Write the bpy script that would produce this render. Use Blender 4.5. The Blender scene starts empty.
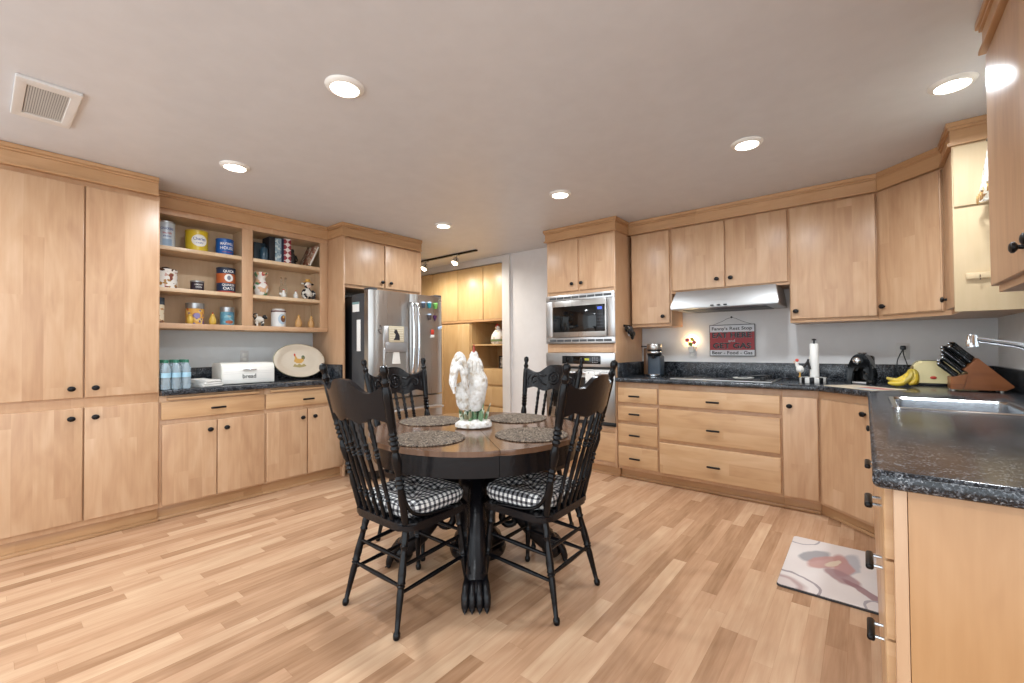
import bpy, bmesh, math, random
from mathutils import Vector, Matrix
S = bpy.context.scene
COL = S.collection
PI = math.pi
random.seed(7)

# ------------------------------------------------------------------ camera, world, light, exposure
CAM_H = 1.1875
cd = bpy.data.cameras.new('camera'); cam = bpy.data.objects.new('camera', cd); COL.objects.link(cam)
cd.sensor_width = 36; cd.lens = 435.2 / 1024 * 36; cd.clip_start = .02
yaw, pitch, roll = .6814, .0152, -.0077
fw = Vector((-math.sin(yaw) * math.cos(pitch), math.cos(yaw) * math.cos(pitch), math.sin(pitch)))
rt = Vector((math.cos(yaw), math.sin(yaw), 0)); up = rt.cross(fw)
r2 = rt * math.cos(roll) + up * math.sin(roll); u2 = up * math.cos(roll) - rt * math.sin(roll)
M = Matrix((r2, u2, -fw)).transposed().to_4x4(); M.translation = (0, 0, CAM_H)
cam.matrix_world = M
S.camera = cam
S.view_settings.view_transform = 'Standard'; S.view_settings.look = 'None'
S.view_settings.gamma = 1; S.view_settings.use_curve_mapping = False
S.view_settings.exposure = 0.0
W = bpy.data.worlds.new('world'); S.world = W; W.use_nodes = True
W.node_tree.nodes['Background'].inputs[0].default_value = (.86, .94, 1, 1)
W.node_tree.nodes['Background'].inputs[1].default_value = 2.9
LAMP_W = 13.0
H = 2.389
CANS = [(-3.172, 1.058), (-1.828, 1.055), (-3.168, 2.86), (-1.83, 2.868), (-.524, 2.866), (.33, 2.82),
        (-.50, -.75), (-1.83, -.75), (-3.17, -.75)]

# ------------------------------------------------------------------ helpers
def tag(o, label=None, cat=None, group=None, kind=None):
    if label: o['label'] = label
    if cat: o['category'] = cat
    if group: o['group'] = group
    if kind: o['kind'] = kind
    return o

def thing(name, label, cat, loc=(0, 0, 0), rot=0, group=None):
    o = bpy.data.objects.new(name, None); COL.objects.link(o)
    o.empty_display_size = .05; o.location = loc; o.rotation_euler = (0, 0, rot)
    return tag(o, label, cat, group)

def obj(name, bm, m, parent=None, smooth=True, label=None, ang=38):
    bmesh.ops.recalc_face_normals(bm, faces=bm.faces[:])
    me = bpy.data.meshes.new(name); bm.to_mesh(me); bm.free()
    if smooth:
        me.polygons.foreach_set('use_smooth', [True] * len(me.polygons))
        me.set_sharp_from_angle(angle=math.radians(ang))
    for mm in (m if isinstance(m, (list, tuple)) else [m]): me.materials.append(mm)
    o = bpy.data.objects.new(name, me); COL.objects.link(o)
    if parent: o.parent = parent
    if label: o['label'] = label
    return o

def solo(name, bm, m, label, cat, loc=(0, 0, 0), rot=0, group=None, smooth=True):
    o = obj(name, bm, m, None, smooth); o.location = loc; o.rotation_euler = (0, 0, rot)
    return tag(o, label, cat, group)

def struct(name, bm, m, parent=None):
    o = obj(name, bm, m, parent, False)
    if not parent: o['kind'] = 'structure'
    return o

def dup(root, loc, rot, label=None, group=None):
    def cp(o, par):
        c = o.copy(); COL.objects.link(c)
        if par: c.parent = par
        for ch in list(o.children): cp(ch, c)
        return c
    r = cp(root, None); r.location = loc; r.rotation_euler = (0, 0, rot)
    if label: r['label'] = label
    if group: r['group'] = group
    return r

def nb(): return bmesh.new()

def box(bm, x0, x1, y0, y1, z0, z1, bev=0, seg=2):
    r = bmesh.ops.create_cube(bm, size=1)
    vs = r['verts']
    for v in vs:
        v.co = ((x0 + x1) / 2 + v.co.x * (x1 - x0), (y0 + y1) / 2 + v.co.y * (y1 - y0), (z0 + z1) / 2 + v.co.z * (z1 - z0))
    if bev:
        es = list({e for v in vs for e in v.link_edges})
        bmesh.ops.bevel(bm, geom=es, offset=bev, segments=seg, affect='EDGES', profile=.5)
    return bm

def bx(*a, **k): return box(nb(), *a, **k)

def frame_dir(d):
    d = d.normalized(); a = Vector((0, 0, 1)) if abs(d.z) < .9 else Vector((1, 0, 0))
    x = d.cross(a).normalized(); y = d.cross(x).normalized()
    return x, y

def loft(bm, rings, cap=True, closed=True):
    vr = [[bm.verts.new(p) for p in r] for r in rings]
    n = len(rings[0])
    for a, b in zip(vr, vr[1:]):
        for i in range(n if closed else n - 1):
            j = (i + 1) % n
            try: bm.faces.new((a[i], a[j], b[j], b[i]))
            except ValueError: pass
    if cap:
        for r in (vr[0], vr[-1]):
            try: bm.faces.new(r)
            except ValueError: pass
    return vr

def turn(bm, A, B, prof, seg=12):
    """lathe between A and B; prof = [(t, radius)]"""
    A = Vector(A); B = Vector(B); x, y = frame_dir(B - A)
    rings = []
    for t, r in prof:
        c = A.lerp(B, t); r = max(r, 1e-4)
        rings.append([c + x * (r * math.cos(2 * PI * i / seg)) + y * (r * math.sin(2 * PI * i / seg)) for i in range(seg)])
    loft(bm, rings); return bm

def lathe(bm, prof, c=(0, 0), seg=24, cap=True):
    rings = [[Vector((c[0] + max(r, 1e-4) * math.cos(2 * PI * i / seg), c[1] + max(r, 1e-4) * math.sin(2 * PI * i / seg), z)) for i in range(seg)] for r, z in prof]
    loft(bm, rings, cap); return bm

def cyl(bm, A, B, r, seg=12): return turn(bm, A, B, [(0, r), (1, r)], seg)

def tube(bm, pts, rad, seg=8, sm=0):
    pts = [Vector(p) for p in pts]
    if sm: pts = spline(pts, sm)
    n = len(pts); rings = []; px = None
    for i, p in enumerate(pts):
        d = (pts[min(i + 1, n - 1)] - pts[max(i - 1, 0)]).normalized()
        if px is None: x, y = frame_dir(d)
        else:
            x = (px - d * px.dot(d)).normalized(); y = d.cross(x)
        px = x
        r = rad[min(len(rad) - 1, int(i * len(rad) / n))] if isinstance(rad, list) else rad(i / (n - 1)) if callable(rad) else rad
        rings.append([p + x * (r * math.cos(2 * PI * k / seg)) + y * (r * math.sin(2 * PI * k / seg)) for k in range(seg)])
    loft(bm, rings); return bm

def spline(pts, sub):
    out = []; n = len(pts)
    for i in range(n - 1):
        p0, p1, p2, p3 = pts[max(i - 1, 0)], pts[i], pts[i + 1], pts[min(i + 2, n - 1)]
        for k in range(sub):
            t = k / sub
            out.append(.5 * ((2 * p1) + (p2 - p0) * t + (2 * p0 - 5 * p1 + 4 * p2 - p3) * t * t + (3 * p1 - p0 - 3 * p2 + p3) * t ** 3))
    out.append(pts[-1]); return out

def ell(bm, c, r, seg=14, rot=None):
    g = bmesh.ops.create_uvsphere(bm, u_segments=seg, v_segments=max(6, seg * 2 // 3), radius=1)
    for v in g['verts']:
        p = Vector((v.co.x * r[0], v.co.y * r[1], v.co.z * r[2]))
        if rot is not None: p = rot @ p
        v.co = p + Vector(c)
    return bm

def prism(bm, poly, a, b, axis='y', bev=0):
    """polygon extruded along an axis from a to b. axis y: poly is (x,z); z: (x,y); x: (y,z)"""
    def P(p, t): return {'y': (p[0], t, p[1]), 'z': (p[0], p[1], t), 'x': (t, p[0], p[1])}[axis]
    v0 = [bm.verts.new(P(p, a)) for p in poly]; v1 = [bm.verts.new(P(p, b)) for p in poly]
    fs = [bm.faces.new(v0), bm.faces.new(v1)]
    n = len(poly)
    for i in range(n): fs.append(bm.faces.new((v0[i], v0[(i + 1) % n], v1[(i + 1) % n], v1[i])))
    if bev:
        bmesh.ops.bevel(bm, geom=list({e for f in fs for e in f.edges}), offset=bev, segments=2, affect='EDGES')
    return bm

def xform(bm, mat):
    bmesh.ops.transform(bm, matrix=mat, verts=bm.verts[:]); return bm

def text_bm(s, size, ext=.0006, fit=None, shear=0):
    """text centred at the origin, lying in XZ and facing -Y"""
    cu = bpy.data.curves.new('lettering', 'FONT'); cu.body = s; cu.size = size; cu.extrude = ext
    cu.align_x = 'CENTER'; cu.align_y = 'CENTER'; cu.shear = shear; cu.resolution_u = 3; cu.offset = size * .016
    o = bpy.data.objects.new('lettering', cu); COL.objects.link(o)
    dg = bpy.context.evaluated_depsgraph_get(); dg.update()
    me = bpy.data.meshes.new_from_object(o.evaluated_get(dg))
    bm = nb(); bm.from_mesh(me)
    bpy.data.objects.remove(o); bpy.data.curves.remove(cu); bpy.data.meshes.remove(me)
    if fit:
        xs = [v.co.x for v in bm.verts]; w = max(xs) - min(xs); cx = (max(xs) + min(xs)) / 2
        for v in bm.verts: v.co.x = (v.co.x - cx) * fit / w
    for v in bm.verts: v.co = (v.co.x, -v.co.z, v.co.y)
    return bm

def wrap(bm, r, z, ang=0):
    """bend a -Y facing sheet round a vertical cylinder of radius r"""
    for v in bm.verts:
        a = v.co.x / r + ang; rr = r - v.co.y
        v.co = (rr * math.sin(a), -rr * math.cos(a), v.co.z + z)
    return bm

def curve_slab(outer, holes, z0, z1, bev):
    """flat slab with rounded edges and holes, as a bmesh"""
    cu = bpy.data.curves.new('slab', 'CURVE'); cu.dimensions = '2D'; cu.fill_mode = 'BOTH'
    for pts in [outer] + holes:
        sp = cu.splines.new('POLY'); sp.points.add(len(pts) - 1); sp.use_cyclic_u = True
        for q, p in zip(sp.points, pts): q.co = (p[0], p[1], 0, 1)
    cu.extrude = (z1 - z0) / 2 - bev; cu.bevel_depth = bev; cu.bevel_resolution = 2; cu.offset = -bev
    o = bpy.data.objects.new('slab', cu); COL.objects.link(o)
    dg = bpy.context.evaluated_depsgraph_get(); dg.update()
    me = bpy.data.meshes.new_from_object(o.evaluated_get(dg)); bm = nb(); bm.from_mesh(me)
    bpy.data.objects.remove(o); bpy.data.curves.remove(cu); bpy.data.meshes.remove(me)
    bmesh.ops.translate(bm, verts=bm.verts[:], vec=(0, 0, (z0 + z1) / 2))
    bmesh.ops.remove_doubles(bm, verts=bm.verts[:], dist=1e-5)
    return bm

def rrect(x0, x1, y0, y1, r, n=5):
    out = []
    for cx, cy, a0 in ((x1 - r, y1 - r, 0), (x0 + r, y1 - r, PI / 2), (x0 + r, y0 + r, PI), (x1 - r, y0 + r, 1.5 * PI)):
        for i in range(n + 1):
            a = a0 + PI / 2 * i / n; out.append((cx + r * math.cos(a), cy + r * math.sin(a)))
    return out

def lin(h):
    h = h.lstrip('#'); c = [int(h[i:i + 2], 16) / 255 for i in (0, 2, 4)]
    return tuple(x / 12.92 if x < .04045 else ((x + .055) / 1.055) ** 2.4 for x in c) + (1,)

# ------------------------------------------------------------------ materials
class NT:
    def __init__(s, name):
        s.m = bpy.data.materials.new(name); s.m.use_nodes = True; s.t = s.m.node_tree
        s.b = s.t.nodes['Principled BSDF']
    def n(s, typ, ins=None, **kw):
        nd = s.t.nodes.new(typ)
        for k, v in kw.items(): setattr(nd, k, v)
        for k, v in (ins or {}).items(): s.link(v, nd.inputs[k])
        return nd
    def link(s, v, sock):
        if isinstance(v, bpy.types.NodeSocket): s.t.links.new(v, sock)
        elif isinstance(v, bpy.types.Node): s.t.links.new(v.outputs[0], sock)
        else: sock.default_value = v
    def math(s, op, a, b=None, c=None):
        nd = s.t.nodes.new('ShaderNodeMath'); nd.operation = op
        for i, v in enumerate((a, b, c)):
            if v is not None: s.link(v, nd.inputs[i])
        return nd.outputs[0]
    def mix(s, f, a, b, bt='MIX'):
        nd = s.t.nodes.new('ShaderNodeMix'); nd.data_type = 'RGBA'; nd.blend_type = bt
        s.link(f, nd.inputs[0]); s.link(a, nd.inputs[6]); s.link(b, nd.inputs[7]); return nd.outputs[2]
    def ramp(s, f, stops):
        nd = s.t.nodes.new('ShaderNodeValToRGB'); el = nd.color_ramp.elements
        while len(el) < len(stops): el.new(.5)
        for e, (p, c) in zip(el, stops): e.position = p; e.color = c
        s.link(f, nd.inputs[0]); return nd.outputs[0]
    def set(s, **kw):
        for k, v in kw.items(): s.link(v, s.b.inputs[k.replace('_', ' ')])
        return s
    def bump(s, h, st=.3, d=.01):
        nd = s.n('ShaderNodeBump', {'Height': h, 'Strength': st, 'Distance': d}); s.link(nd.outputs[0], s.b.inputs['Normal'])

def plain(name, hexc, rough=.5, metal=0, bump=None, coat=0):
    k = NT(name); co = k.n('ShaderNodeTexCoord').outputs['Object']
    nz = k.n('ShaderNodeTexNoise', {'Vector': co, 'Scale': 9.0, 'Detail': 3.0})
    c = lin(hexc)
    k.set(Base_Color=k.mix(nz.outputs[0], tuple(x * .93 for x in c[:3]) + (1,), tuple(min(1, x * 1.06) for x in c[:3]) + (1,)), Roughness=rough, Metallic=metal)
    if coat: k.set(Coat_Weight=coat, Coat_Roughness=.15)
    if bump:
        n2 = k.n('ShaderNodeTexNoise', {'Vector': co, 'Scale': bump[0], 'Detail': 4.0}); k.bump(n2.outputs[0], bump[1], bump[2])
    return k.m

def wood(name, dark, mid, light, vertical=True, rough=.34, stave=.065, seglen=.6, world=False, grain=1.0):
    k = NT(name)
    co = k.n('ShaderNodeTexCoord').outputs['Object']
    sp = k.n('ShaderNodeSeparateXYZ', {0: co})
    rnd = k.n('ShaderNodeObjectInfo').outputs['Random']
    if world:
        u, v = sp.outputs[0], sp.outputs[1]
    else:
        u = k.math('ADD', sp.outputs[0], sp.outputs[1]); v = sp.outputs[2]
        if not vertical: u, v = v, u
    off = k.math('MULTIPLY', rnd, 0.0 if world else 31.7)
    uu = k.math('ADD', u, off)
    si = k.math('FLOOR', k.math('DIVIDE', uu, stave))
    r1 = k.n('ShaderNodeTexWhiteNoise', {'W': si}, noise_dimensions='1D').outputs[0]
    vv = k.math('ADD', k.math('DIVIDE', v, seglen), k.math('MULTIPLY', r1, 7.3))
    sj = k.math('FLOOR', vv)
    r2_ = k.n('ShaderNodeTexWhiteNoise', {'Vector': k.n('ShaderNodeCombineXYZ', {0: si, 1: sj, 2: off})}, noise_dimensions='3D').outputs[0]
    gv = k.n('ShaderNodeCombineXYZ', {0: k.math('MULTIPLY', uu, 55.0), 1: k.math('MULTIPLY', v, 3.0), 2: k.math('MULTIPLY', r2_, 40.0)})
    g = k.n('ShaderNodeTexNoise', {'Vector': gv, 'Scale': 1.0, 'Detail': 4.0, 'Roughness': .6}).outputs[0]
    fv = k.n('ShaderNodeCombineXYZ', {0: k.math('MULTIPLY', uu, 9.0), 1: k.math('MULTIPLY', v, 2.2), 2: k.math('MULTIPLY', r2_, 23.0)})
    f = k.n('ShaderNodeTexNoise', {'Vector': fv, 'Scale': 1.0, 'Detail': 2.0, 'Distortion': 1.2}).outputs[0]
    t = k.math('ADD', k.math('MULTIPLY', r2_, (.46 if world else .20)), k.math('ADD', k.math('MULTIPLY', g, .34 * grain), k.math('MULTIPLY', f, (.40 if world else .62))))
    t = k.math('SUBTRACT', t, .10 + .17 * (grain - 1))
    c = k.ramp(t, [(.12, lin(dark)), (.5, lin(mid)), (.88, lin(light))])
    if world:
        fu = k.math('FRACT', k.math('DIVIDE', uu, stave)); fv2 = k.math('FRACT', vv)
        e1 = k.math('LESS_THAN', fu, .016); e2 = k.math('LESS_THAN', fv2, .0022)
        c = k.mix(k.math('MULTIPLY', k.math('MAXIMUM', e1, e2), .30), c, lin('#8a5a34'))
    k.set(Base_Color=c, Roughness=rough)
    k.bump(g, .04, .002)
    return k.m

MW = wood('maple_vertical', '#a97f5f', '#c49e7b', '#d6b595', stave=.085, seglen=1.3)
MH = wood('maple_horizontal', '#ad825c', '#c7a077', '#d7b58f', vertical=False, stave=.09, seglen=1.6)
MC = wood('maple_crown', '#ab8058', '#bf956b', '#cfa67f', vertical=False, stave=.4, seglen=3.0)
MF = wood('maple_frame', '#b58b68', '#c49d7a', '#d0ad8b', stave=.3, seglen=3)
MI = wood('maple_interior', '#c6a682', '#d6b996', '#e0c7a8', stave=.5, seglen=3)
MY = wood('honey_maple', '#b89262', '#c8a676', '#d6ba90', stave=.3, seglen=2.5)
MFL = wood('laminate_floor', '#926c4e', '#bf9777', '#dab998', world=True, stave=.071, seglen=.62, rough=.27, grain=1.35)
MT = wood('stained_tabletop', '#523b2b', '#6b4f3d', '#80624d', stave=.11, seglen=3, rough=.16, world=False)
BLK = plain('black_painted_wood', '#0c0c0f', .24, 0, (60, .15, .003))
BLKW = plain('worn_black_wood', '#121114', .24, 0, (45, .25, .004))
for m_ in (BLK, BLKW): m_.node_tree.nodes['Principled BSDF'].inputs['Specular IOR Level'].default_value = .26
BRZ = plain('dark_bronze', '#1c1a1b', .35, .6)
BPL = plain('black_plastic', '#111214', .32)
GLK = plain('gloss_black', '#08090b', .06)
CHR = plain('chrome', '#d6dade', .12, 1)
WALL = plain('painted_wall', '#dcdad9', .6, 0, (180, .05, .002))
WALLL = plain('painted_wall_cool', '#e3e6e6', .6, 0, (180, .05, .002))
CEIL = plain('painted_ceiling', '#d2d4d8', .42, 0, (120, .03, .002))
WHT = plain('white_enamel', '#eceae4', .35)
WTR = plain('white_trim', '#d9d7d4', .45)
CRM = plain('cream_enamel', '#e8d9a4', .3)
PAPER = plain('white_paper', '#efeeea', .8)

def granite():
    k = NT('black_granite'); co = k.n('ShaderNodeTexCoord').outputs['Object']
    v = k.n('ShaderNodeTexVoronoi', {'Vector': co, 'Scale': 260.0}, feature='F1')
    n1 = k.n('ShaderNodeTexNoise', {'Vector': co, 'Scale': 190.0, 'Detail': 4.0, 'Roughness': .7}).outputs[0]
    n2 = k.n('ShaderNodeTexNoise', {'Vector': co, 'Scale': 22.0, 'Detail': 3.0}).outputs[0]
    t = k.math('ADD', k.math('MULTIPLY', v.outputs['Color'], .35), k.math('MULTIPLY', n1, .65))
    t = k.math('ADD', t, k.math('MULTIPLY', k.math('SUBTRACT', n2, .5), .3))
    c = k.ramp(t, [(.38, lin('#0c0e12')), (.52, lin('#22262c')), (.62, lin('#565a60')), (.76, lin('#a0a2a5'))])
    k.set(Base_Color=c, Roughness=.2)
    return k.m
GRN = granite()

def steel(name, c='#b9b6b2', rough=.3, axis=2):
    k = NT(name); co = k.n('ShaderNodeTexCoord').outputs['Object']
    sc = [90.0, 90.0, 90.0]; sc[axis] = 1.5
    mp = k.n('ShaderNodeMapping', {'Vector': co}); mp.inputs['Scale'].default_value = sc
    n = k.n('ShaderNodeTexNoise', {'Vector': mp.outputs[0], 'Scale': 1.0, 'Detail': 3.0}).outputs[0]
    k.set(Base_Color=lin(c), Metallic=1.0, Roughness=k.math('ADD', rough - .08, k.math('MULTIPLY', n, .16)))
    k.bump(n, .03, .001); return k.m
STL = steel('brushed_steel'); STH = steel('brushed_steel_horizontal', '#c8c8c8', .34, 0)
SNK = steel('sink_steel', '#cfd2d6', .22, 1)

def emis(name, c, st):
    k = NT(name); k.set(Base_Color=lin(c), Emission_Color=lin(c), Emission_Strength=st); return k.m

def glass(name, c='#ffffff', rough=.02, ior=1.3, alpha=None):
    k = NT(name); k.set(Base_Color=lin(c), Roughness=rough, IOR=ior, Transmission_Weight=1.0); return k.m
GLS = glass('clear_glass', '#f4f8fa'); PET = glass('clear_plastic', '#d8e6ee', .05, 1.15)

def gingham():
    k = NT('black_white_gingham'); uv = k.n('ShaderNodeUVMap').outputs[0]
    sp = k.n('ShaderNodeSeparateXYZ', {0: uv})
    a = k.math('LESS_THAN', k.math('FRACT', sp.outputs[0]), .47); b = k.math('LESS_THAN', k.math('FRACT', sp.outputs[1]), .47)
    c = k.ramp(k.math('DIVIDE', k.math('ADD', a, b), 2.0), [(0, lin('#e9e8e4')), (.5, lin('#747478')), (1, lin('#101013'))])
    k.set(Base_Color=c, Roughness=.85); return k.m
GING = gingham()

def woven():
    k = NT('woven_speckled_fibre'); co = k.n('ShaderNodeTexCoord').outputs['Object']
    sp = k.n('ShaderNodeSeparateXYZ', {0: co})
    r = k.math('SQRT', k.math('ADD', k.math('POWER', sp.outputs[0], 2.0), k.math('POWER', sp.outputs[1], 2.0)))
    v = k.n('ShaderNodeTexVoronoi', {'Vector': co, 'Scale': 170.0}); n = k.n('ShaderNodeTexNoise', {'Vector': co, 'Scale': 110.0, 'Detail': 3.0}).outputs[0]
    t = k.math('ADD', k.math('MULTIPLY', v.outputs['Color'], .55), k.math('MULTIPLY', n, .45))
    k.set(Base_Color=k.ramp(t, [(.3, lin('#231c18')), (.48, lin('#5f5145')), (.62, lin('#8d7c6a')), (.8, lin('#bfb09c'))]), Roughness=.9)
    ring = k.math('SINE', k.math('MULTIPLY', r, 700.0))
    k.bump(k.math('ADD', ring, v.outputs[0]), .5, .003); return k.m
WOV = woven()

def patches(name, base, cols, scale, thr=.62, rough=.5):
    """irregular coloured patches (dyed/painted pattern) over a base colour"""
    k = NT(name); co = k.n('ShaderNodeTexCoord').outputs['Object']; c = lin(base)
    for i, h in enumerate(cols):
        mp = k.n('ShaderNodeMapping', {'Vector': co}); mp.inputs['Location'].default_value = (3.1 * i, 1.7 * i, 5.3 * i)
        n = k.n('ShaderNodeTexNoise', {'Vector': mp.outputs[0], 'Scale': scale, 'Detail': 1.0}).outputs[0]
        c = k.mix(k.math('GREATER_THAN', n, thr), c, lin(h))
    k.set(Base_Color=c, Roughness=rough); return k.m

# ------------------------------------------------------------------ setting
YW = 4.29; XL = -4.40; XR = .69; YN = -2.6; XA = -5.75
struct('floor', bx(XA, 3.2, YN, 5.0, -.06, 0), MFL)
struct('ceiling', bx(XA, 3.2, YN, 5.0, H, H + .08), CEIL)
struct('wall_left', bx(XL - .1, XL, YN, 3.125, 0, H), WALLL)
struct('wall_alcove', bx(XA, XL - .1, 3.04, 3.125, 0, H), WALL)
struct('wall_far_left', bx(XA - .1, XA, 3.04, 5.0, 0, H), WALL)
struct('wall_back', bx(-3.50, XR + .1, YW, YW + .1, 0, H), WALL)
struct('wall_soffit', bx(XA, -3.60, YW - .005, 5.0, 2.306, H), WTR)
struct('wall_laundry_back', bx(XA, -3.50, 4.92, 5.0, 0, 2.306), WALL)
wy0, wy1, wz0, wz1 = 2.46, 3.24, 1.10, 2.08
bm = bx(XR, XR + .1, 1.235, wy0, 0, H); box(bm, XR, XR + .1, wy1, YW, 0, H); box(bm, XR, XR + .1, wy0, wy1, 0, wz0); box(bm, XR, XR + .1, wy0, wy1, wz1, H)
struct('wall_right', bm, WALL)
win = struct('window_1', bx(XR + .055, XR + .061, wy0 + .03, wy1 - .03, wz0 + .03, wz1 - .03), GLS)
bm = nb()
for a in ((wy0, wy0 + .04, wz0, wz1), (wy1 - .04, wy1, wz0, wz1), (wy0, wy1, wz0, wz0 + .04), (wy0, wy1, wz1 - .04, wz1), (2.83, 2.87, wz0, wz1)):
    box(bm, XR + .03, XR + .085, *a, bev=.004)
obj('window_frame', bm, WTR, win)
struct('trim_1', bx(-3.612, -3.49, YW - .035, YW + .1, 0, H - .001, .004), WTR)
bm = bx(-3.49, -2.535, YW - .012, YW, 0, .085, .004); struct('baseboard_back', bm, WTR)

# recessed ceiling lights
LENS = emis('lit_lens', '#fff6e8', 14)
def can_light(x, y, label):
    t = thing('recessed_light', label, 'ceiling light', (x, y, H), 0, 'recessed ceiling lights')
    bm = nb(); lathe(bm, [(.062, -.012), (.082, -.004), (.086, 0), (.086, -.001), (.08, -.010), (.062, -.016), (.062, -.012)], seg=32, cap=False)
    obj('trim_ring', bm, WHT, t)
    bm = nb(); lathe(bm, [(.0, -.0085), (.05, -.008), (.064, -.004)], seg=28); obj('lens', bm, LENS, t)
    l = bpy.data.lights.new('lamp', 'AREA'); l.shape = 'DISK'; l.size = .12; l.energy = LAMP_W; l.color = (.88, .95, 1); l.spread = math.radians(165)
    o = bpy.data.objects.new('lamp', l); COL.objects.link(o); o.parent = t; o.location = (0, 0, -.02)
names = ['round recessed ceiling light above the left open shelves', 'round recessed ceiling light nearest the photo centre top, in front of the table',
         'round recessed ceiling light beside the track light by the fridge', 'round recessed ceiling light in front of the oven tower',
         'round recessed ceiling light in front of the range hood cabinets', 'round recessed ceiling light at right above the sink counter',
         'round recessed ceiling light behind the viewer at right', 'round recessed ceiling light behind the viewer in the middle', 'round recessed ceiling light behind the viewer at left']
for (x, y), n in zip(CANS, names): can_light(x, y, n)

# ceiling vent
t = thing('ceiling_vent', 'white rectangular air vent with fine louvres on the ceiling', 'vent', (-3.05, .205, H))
bm = curve_slab(rrect(-.235, .235, -.105, .105, .006), [rrect(-.175, .175, -.068, .068, .004)], -.014, 0, .003); obj('frame', bm, WTR, t)
bm = nb()
for i in range(17):
    y = -.064 + i * .008
    box(bm, -.175, .175, y - .001, y + .0045, -.010, -.0075)
obj('louvre', bm, plain('vent_grey', '#c6c6c4', .5), t)
obj('backing', bx(-.175, .175, -.068, .068, -.004, -.002), plain('vent_dark', '#8f908f', .8), t)

# track light
t = thing('track_light', 'dark ceiling track with round spot heads in the side room', 'track light', (-4.2, 3.83, H))
obj('track', bx(-.55, .555, -.017, .017, -.02, 0, .003), BRZ, t)
BULB = emis('lit_bulb', '#ffeccb', 9)
for x in (-.40, .20):
    bm = nb(); box(bm, x - .05, x + .05, -.02, .02, -.034, -.02, .003); cyl(bm, (x, 0, -.034), (x, 0, -.075), .006, 8)
    turn(bm, (x, .01, -.05), (x, -.035, -.125), [(0, .0), (.05, .022), (.35, .036), (.9, .045), (1, .046), (1, .041), (.8, .036)], 20)
    h = obj('spot_head', bm, CHR, t)
    bm = nb(); turn(bm, (x, -.022, -.104), (x, -.0325, -.121), [(0, .036), (1, .038)], 18); obj('bulb', bm, BULB, h)
    l = bpy.data.lights.new('lamp', 'SPOT'); l.energy = 48; l.color = (1, .94, .82); l.spot_size = math.radians(165); l.spot_blend = 1; l.shadow_soft_size = .03
    o = bpy.data.objects.new('lamp', l); COL.objects.link(o); o.parent = t; o.location = (x, -.045, -.14)
    o.rotation_euler = (math.radians(22), 0, 0)

# ------------------------------------------------------------------ cabinetry (local x right, y into the cabinet, z up; door fronts at y=0)
def knob_bm(x, z):
    bm = nb(); turn(bm, (x, 0, z), (x, -.03, z), [(0, .008), (.35, .006), (.45, .012), (.6, .0165), (.82, .016), (.95, .010), (1, .001)], 14)
    for v in bm.verts: v.co.x = x + (v.co.x - x) * 1.18
    return bm
def pull_bm(x, z, w=.1):
    bm = bx(x - w / 2, x + w / 2, -.034, -.017, z - .0075, z + .0075, .006, 3)
    return bm
def post_bm(x, z, s, w=.1):
    return cyl(nb(), (x + s * w * .34, 0, z), (x + s * w * .34, -.018, z), .0042, 8)
def front(root, kind, x0, x1, z0, z1, h=None, m=None):
    """kind: door / drawer / panel / cutting_board; h = ('k', x, z) knob or ('p', x, z) pull"""
    bm = bx(x0, x1, 0, .019, z0, z1)
    es = [e for e in bm.edges if all(v.co.y < .01 for v in e.verts)]
    bmesh.ops.bevel(bm, geom=es, offset=.006, segments=3, affect='EDGES', profile=.5)
    d = obj(kind, bm, m or (MH if kind in ('drawer', 'cutting_board') else MW), root)
    if h:
        if h[0] == 'k': obj('knob', knob_bm(h[1], h[2]), BRZ, d)
        else:
            obj('pull', pull_bm(h[1], h[2]), BRZ, d)
            for sg in (-1, 1): obj('post', post_bm(h[1], h[2], sg), CHR, d)
    return d
TRIM = 1
def crown(root, x0, x1, d=.3, ends=(0, 0), z0=2.262, z1=2.387):
    """flat frieze with a bead below and a cove above, returned along exposed ends"""
    bm = nb()
    for za, zb, p in ((z0, z0 + .016, .016), (z0 + .016, z1 - .04, .006), (z1 - .04, z1 - .026, .014), (z1 - .026, z1, .022)):
        box(bm, x0 - (p if ends[0] else 0), x1 + (p if ends[1] else 0), -p, d, za, zb, .003)
    global TRIM
    TRIM += 1
    o = struct('trim_%d' % TRIM, bm, MC); o.location = root.location; o.rotation_euler = root.rotation_euler
    return o
def carcass(root, w, d, z0, z1, toe=None, y0=.020, m=MF, name='body'):
    bm = bx(0, w, y0, d, z0, z1, .002)
    o = obj(name, bm, m, root)
    if toe: obj('toe_kick', bx(.0, w, y0 + toe, d, 0, z0, .001), MC, root)
    return o
RL = PI / 2          # left wall units face +X
RRT = -PI / 2        # right wall units face -X

# left wall: tall pantry
t = thing('pantry_cabinet', 'tall four-door maple pantry cabinet at the far left of the room', 'cabinet', (-3.80, .045, 0), RL)
carcass(t, .763, .598, .095, 2.262, .035)
for a, b, kx in ((.012, .381, .328), (.388, .757, .436)):
    front(t, 'door', a, b, .13, .834, ('k', kx, .773)); front(t, 'door', a, b, .897, 2.232, ('k', kx, .957))
crown(t, 0, .750, .598, (0, 0))
obj('shoe_moulding', bx(0, .763, .042, .056, 0, .02, .003), MC, t)

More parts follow.
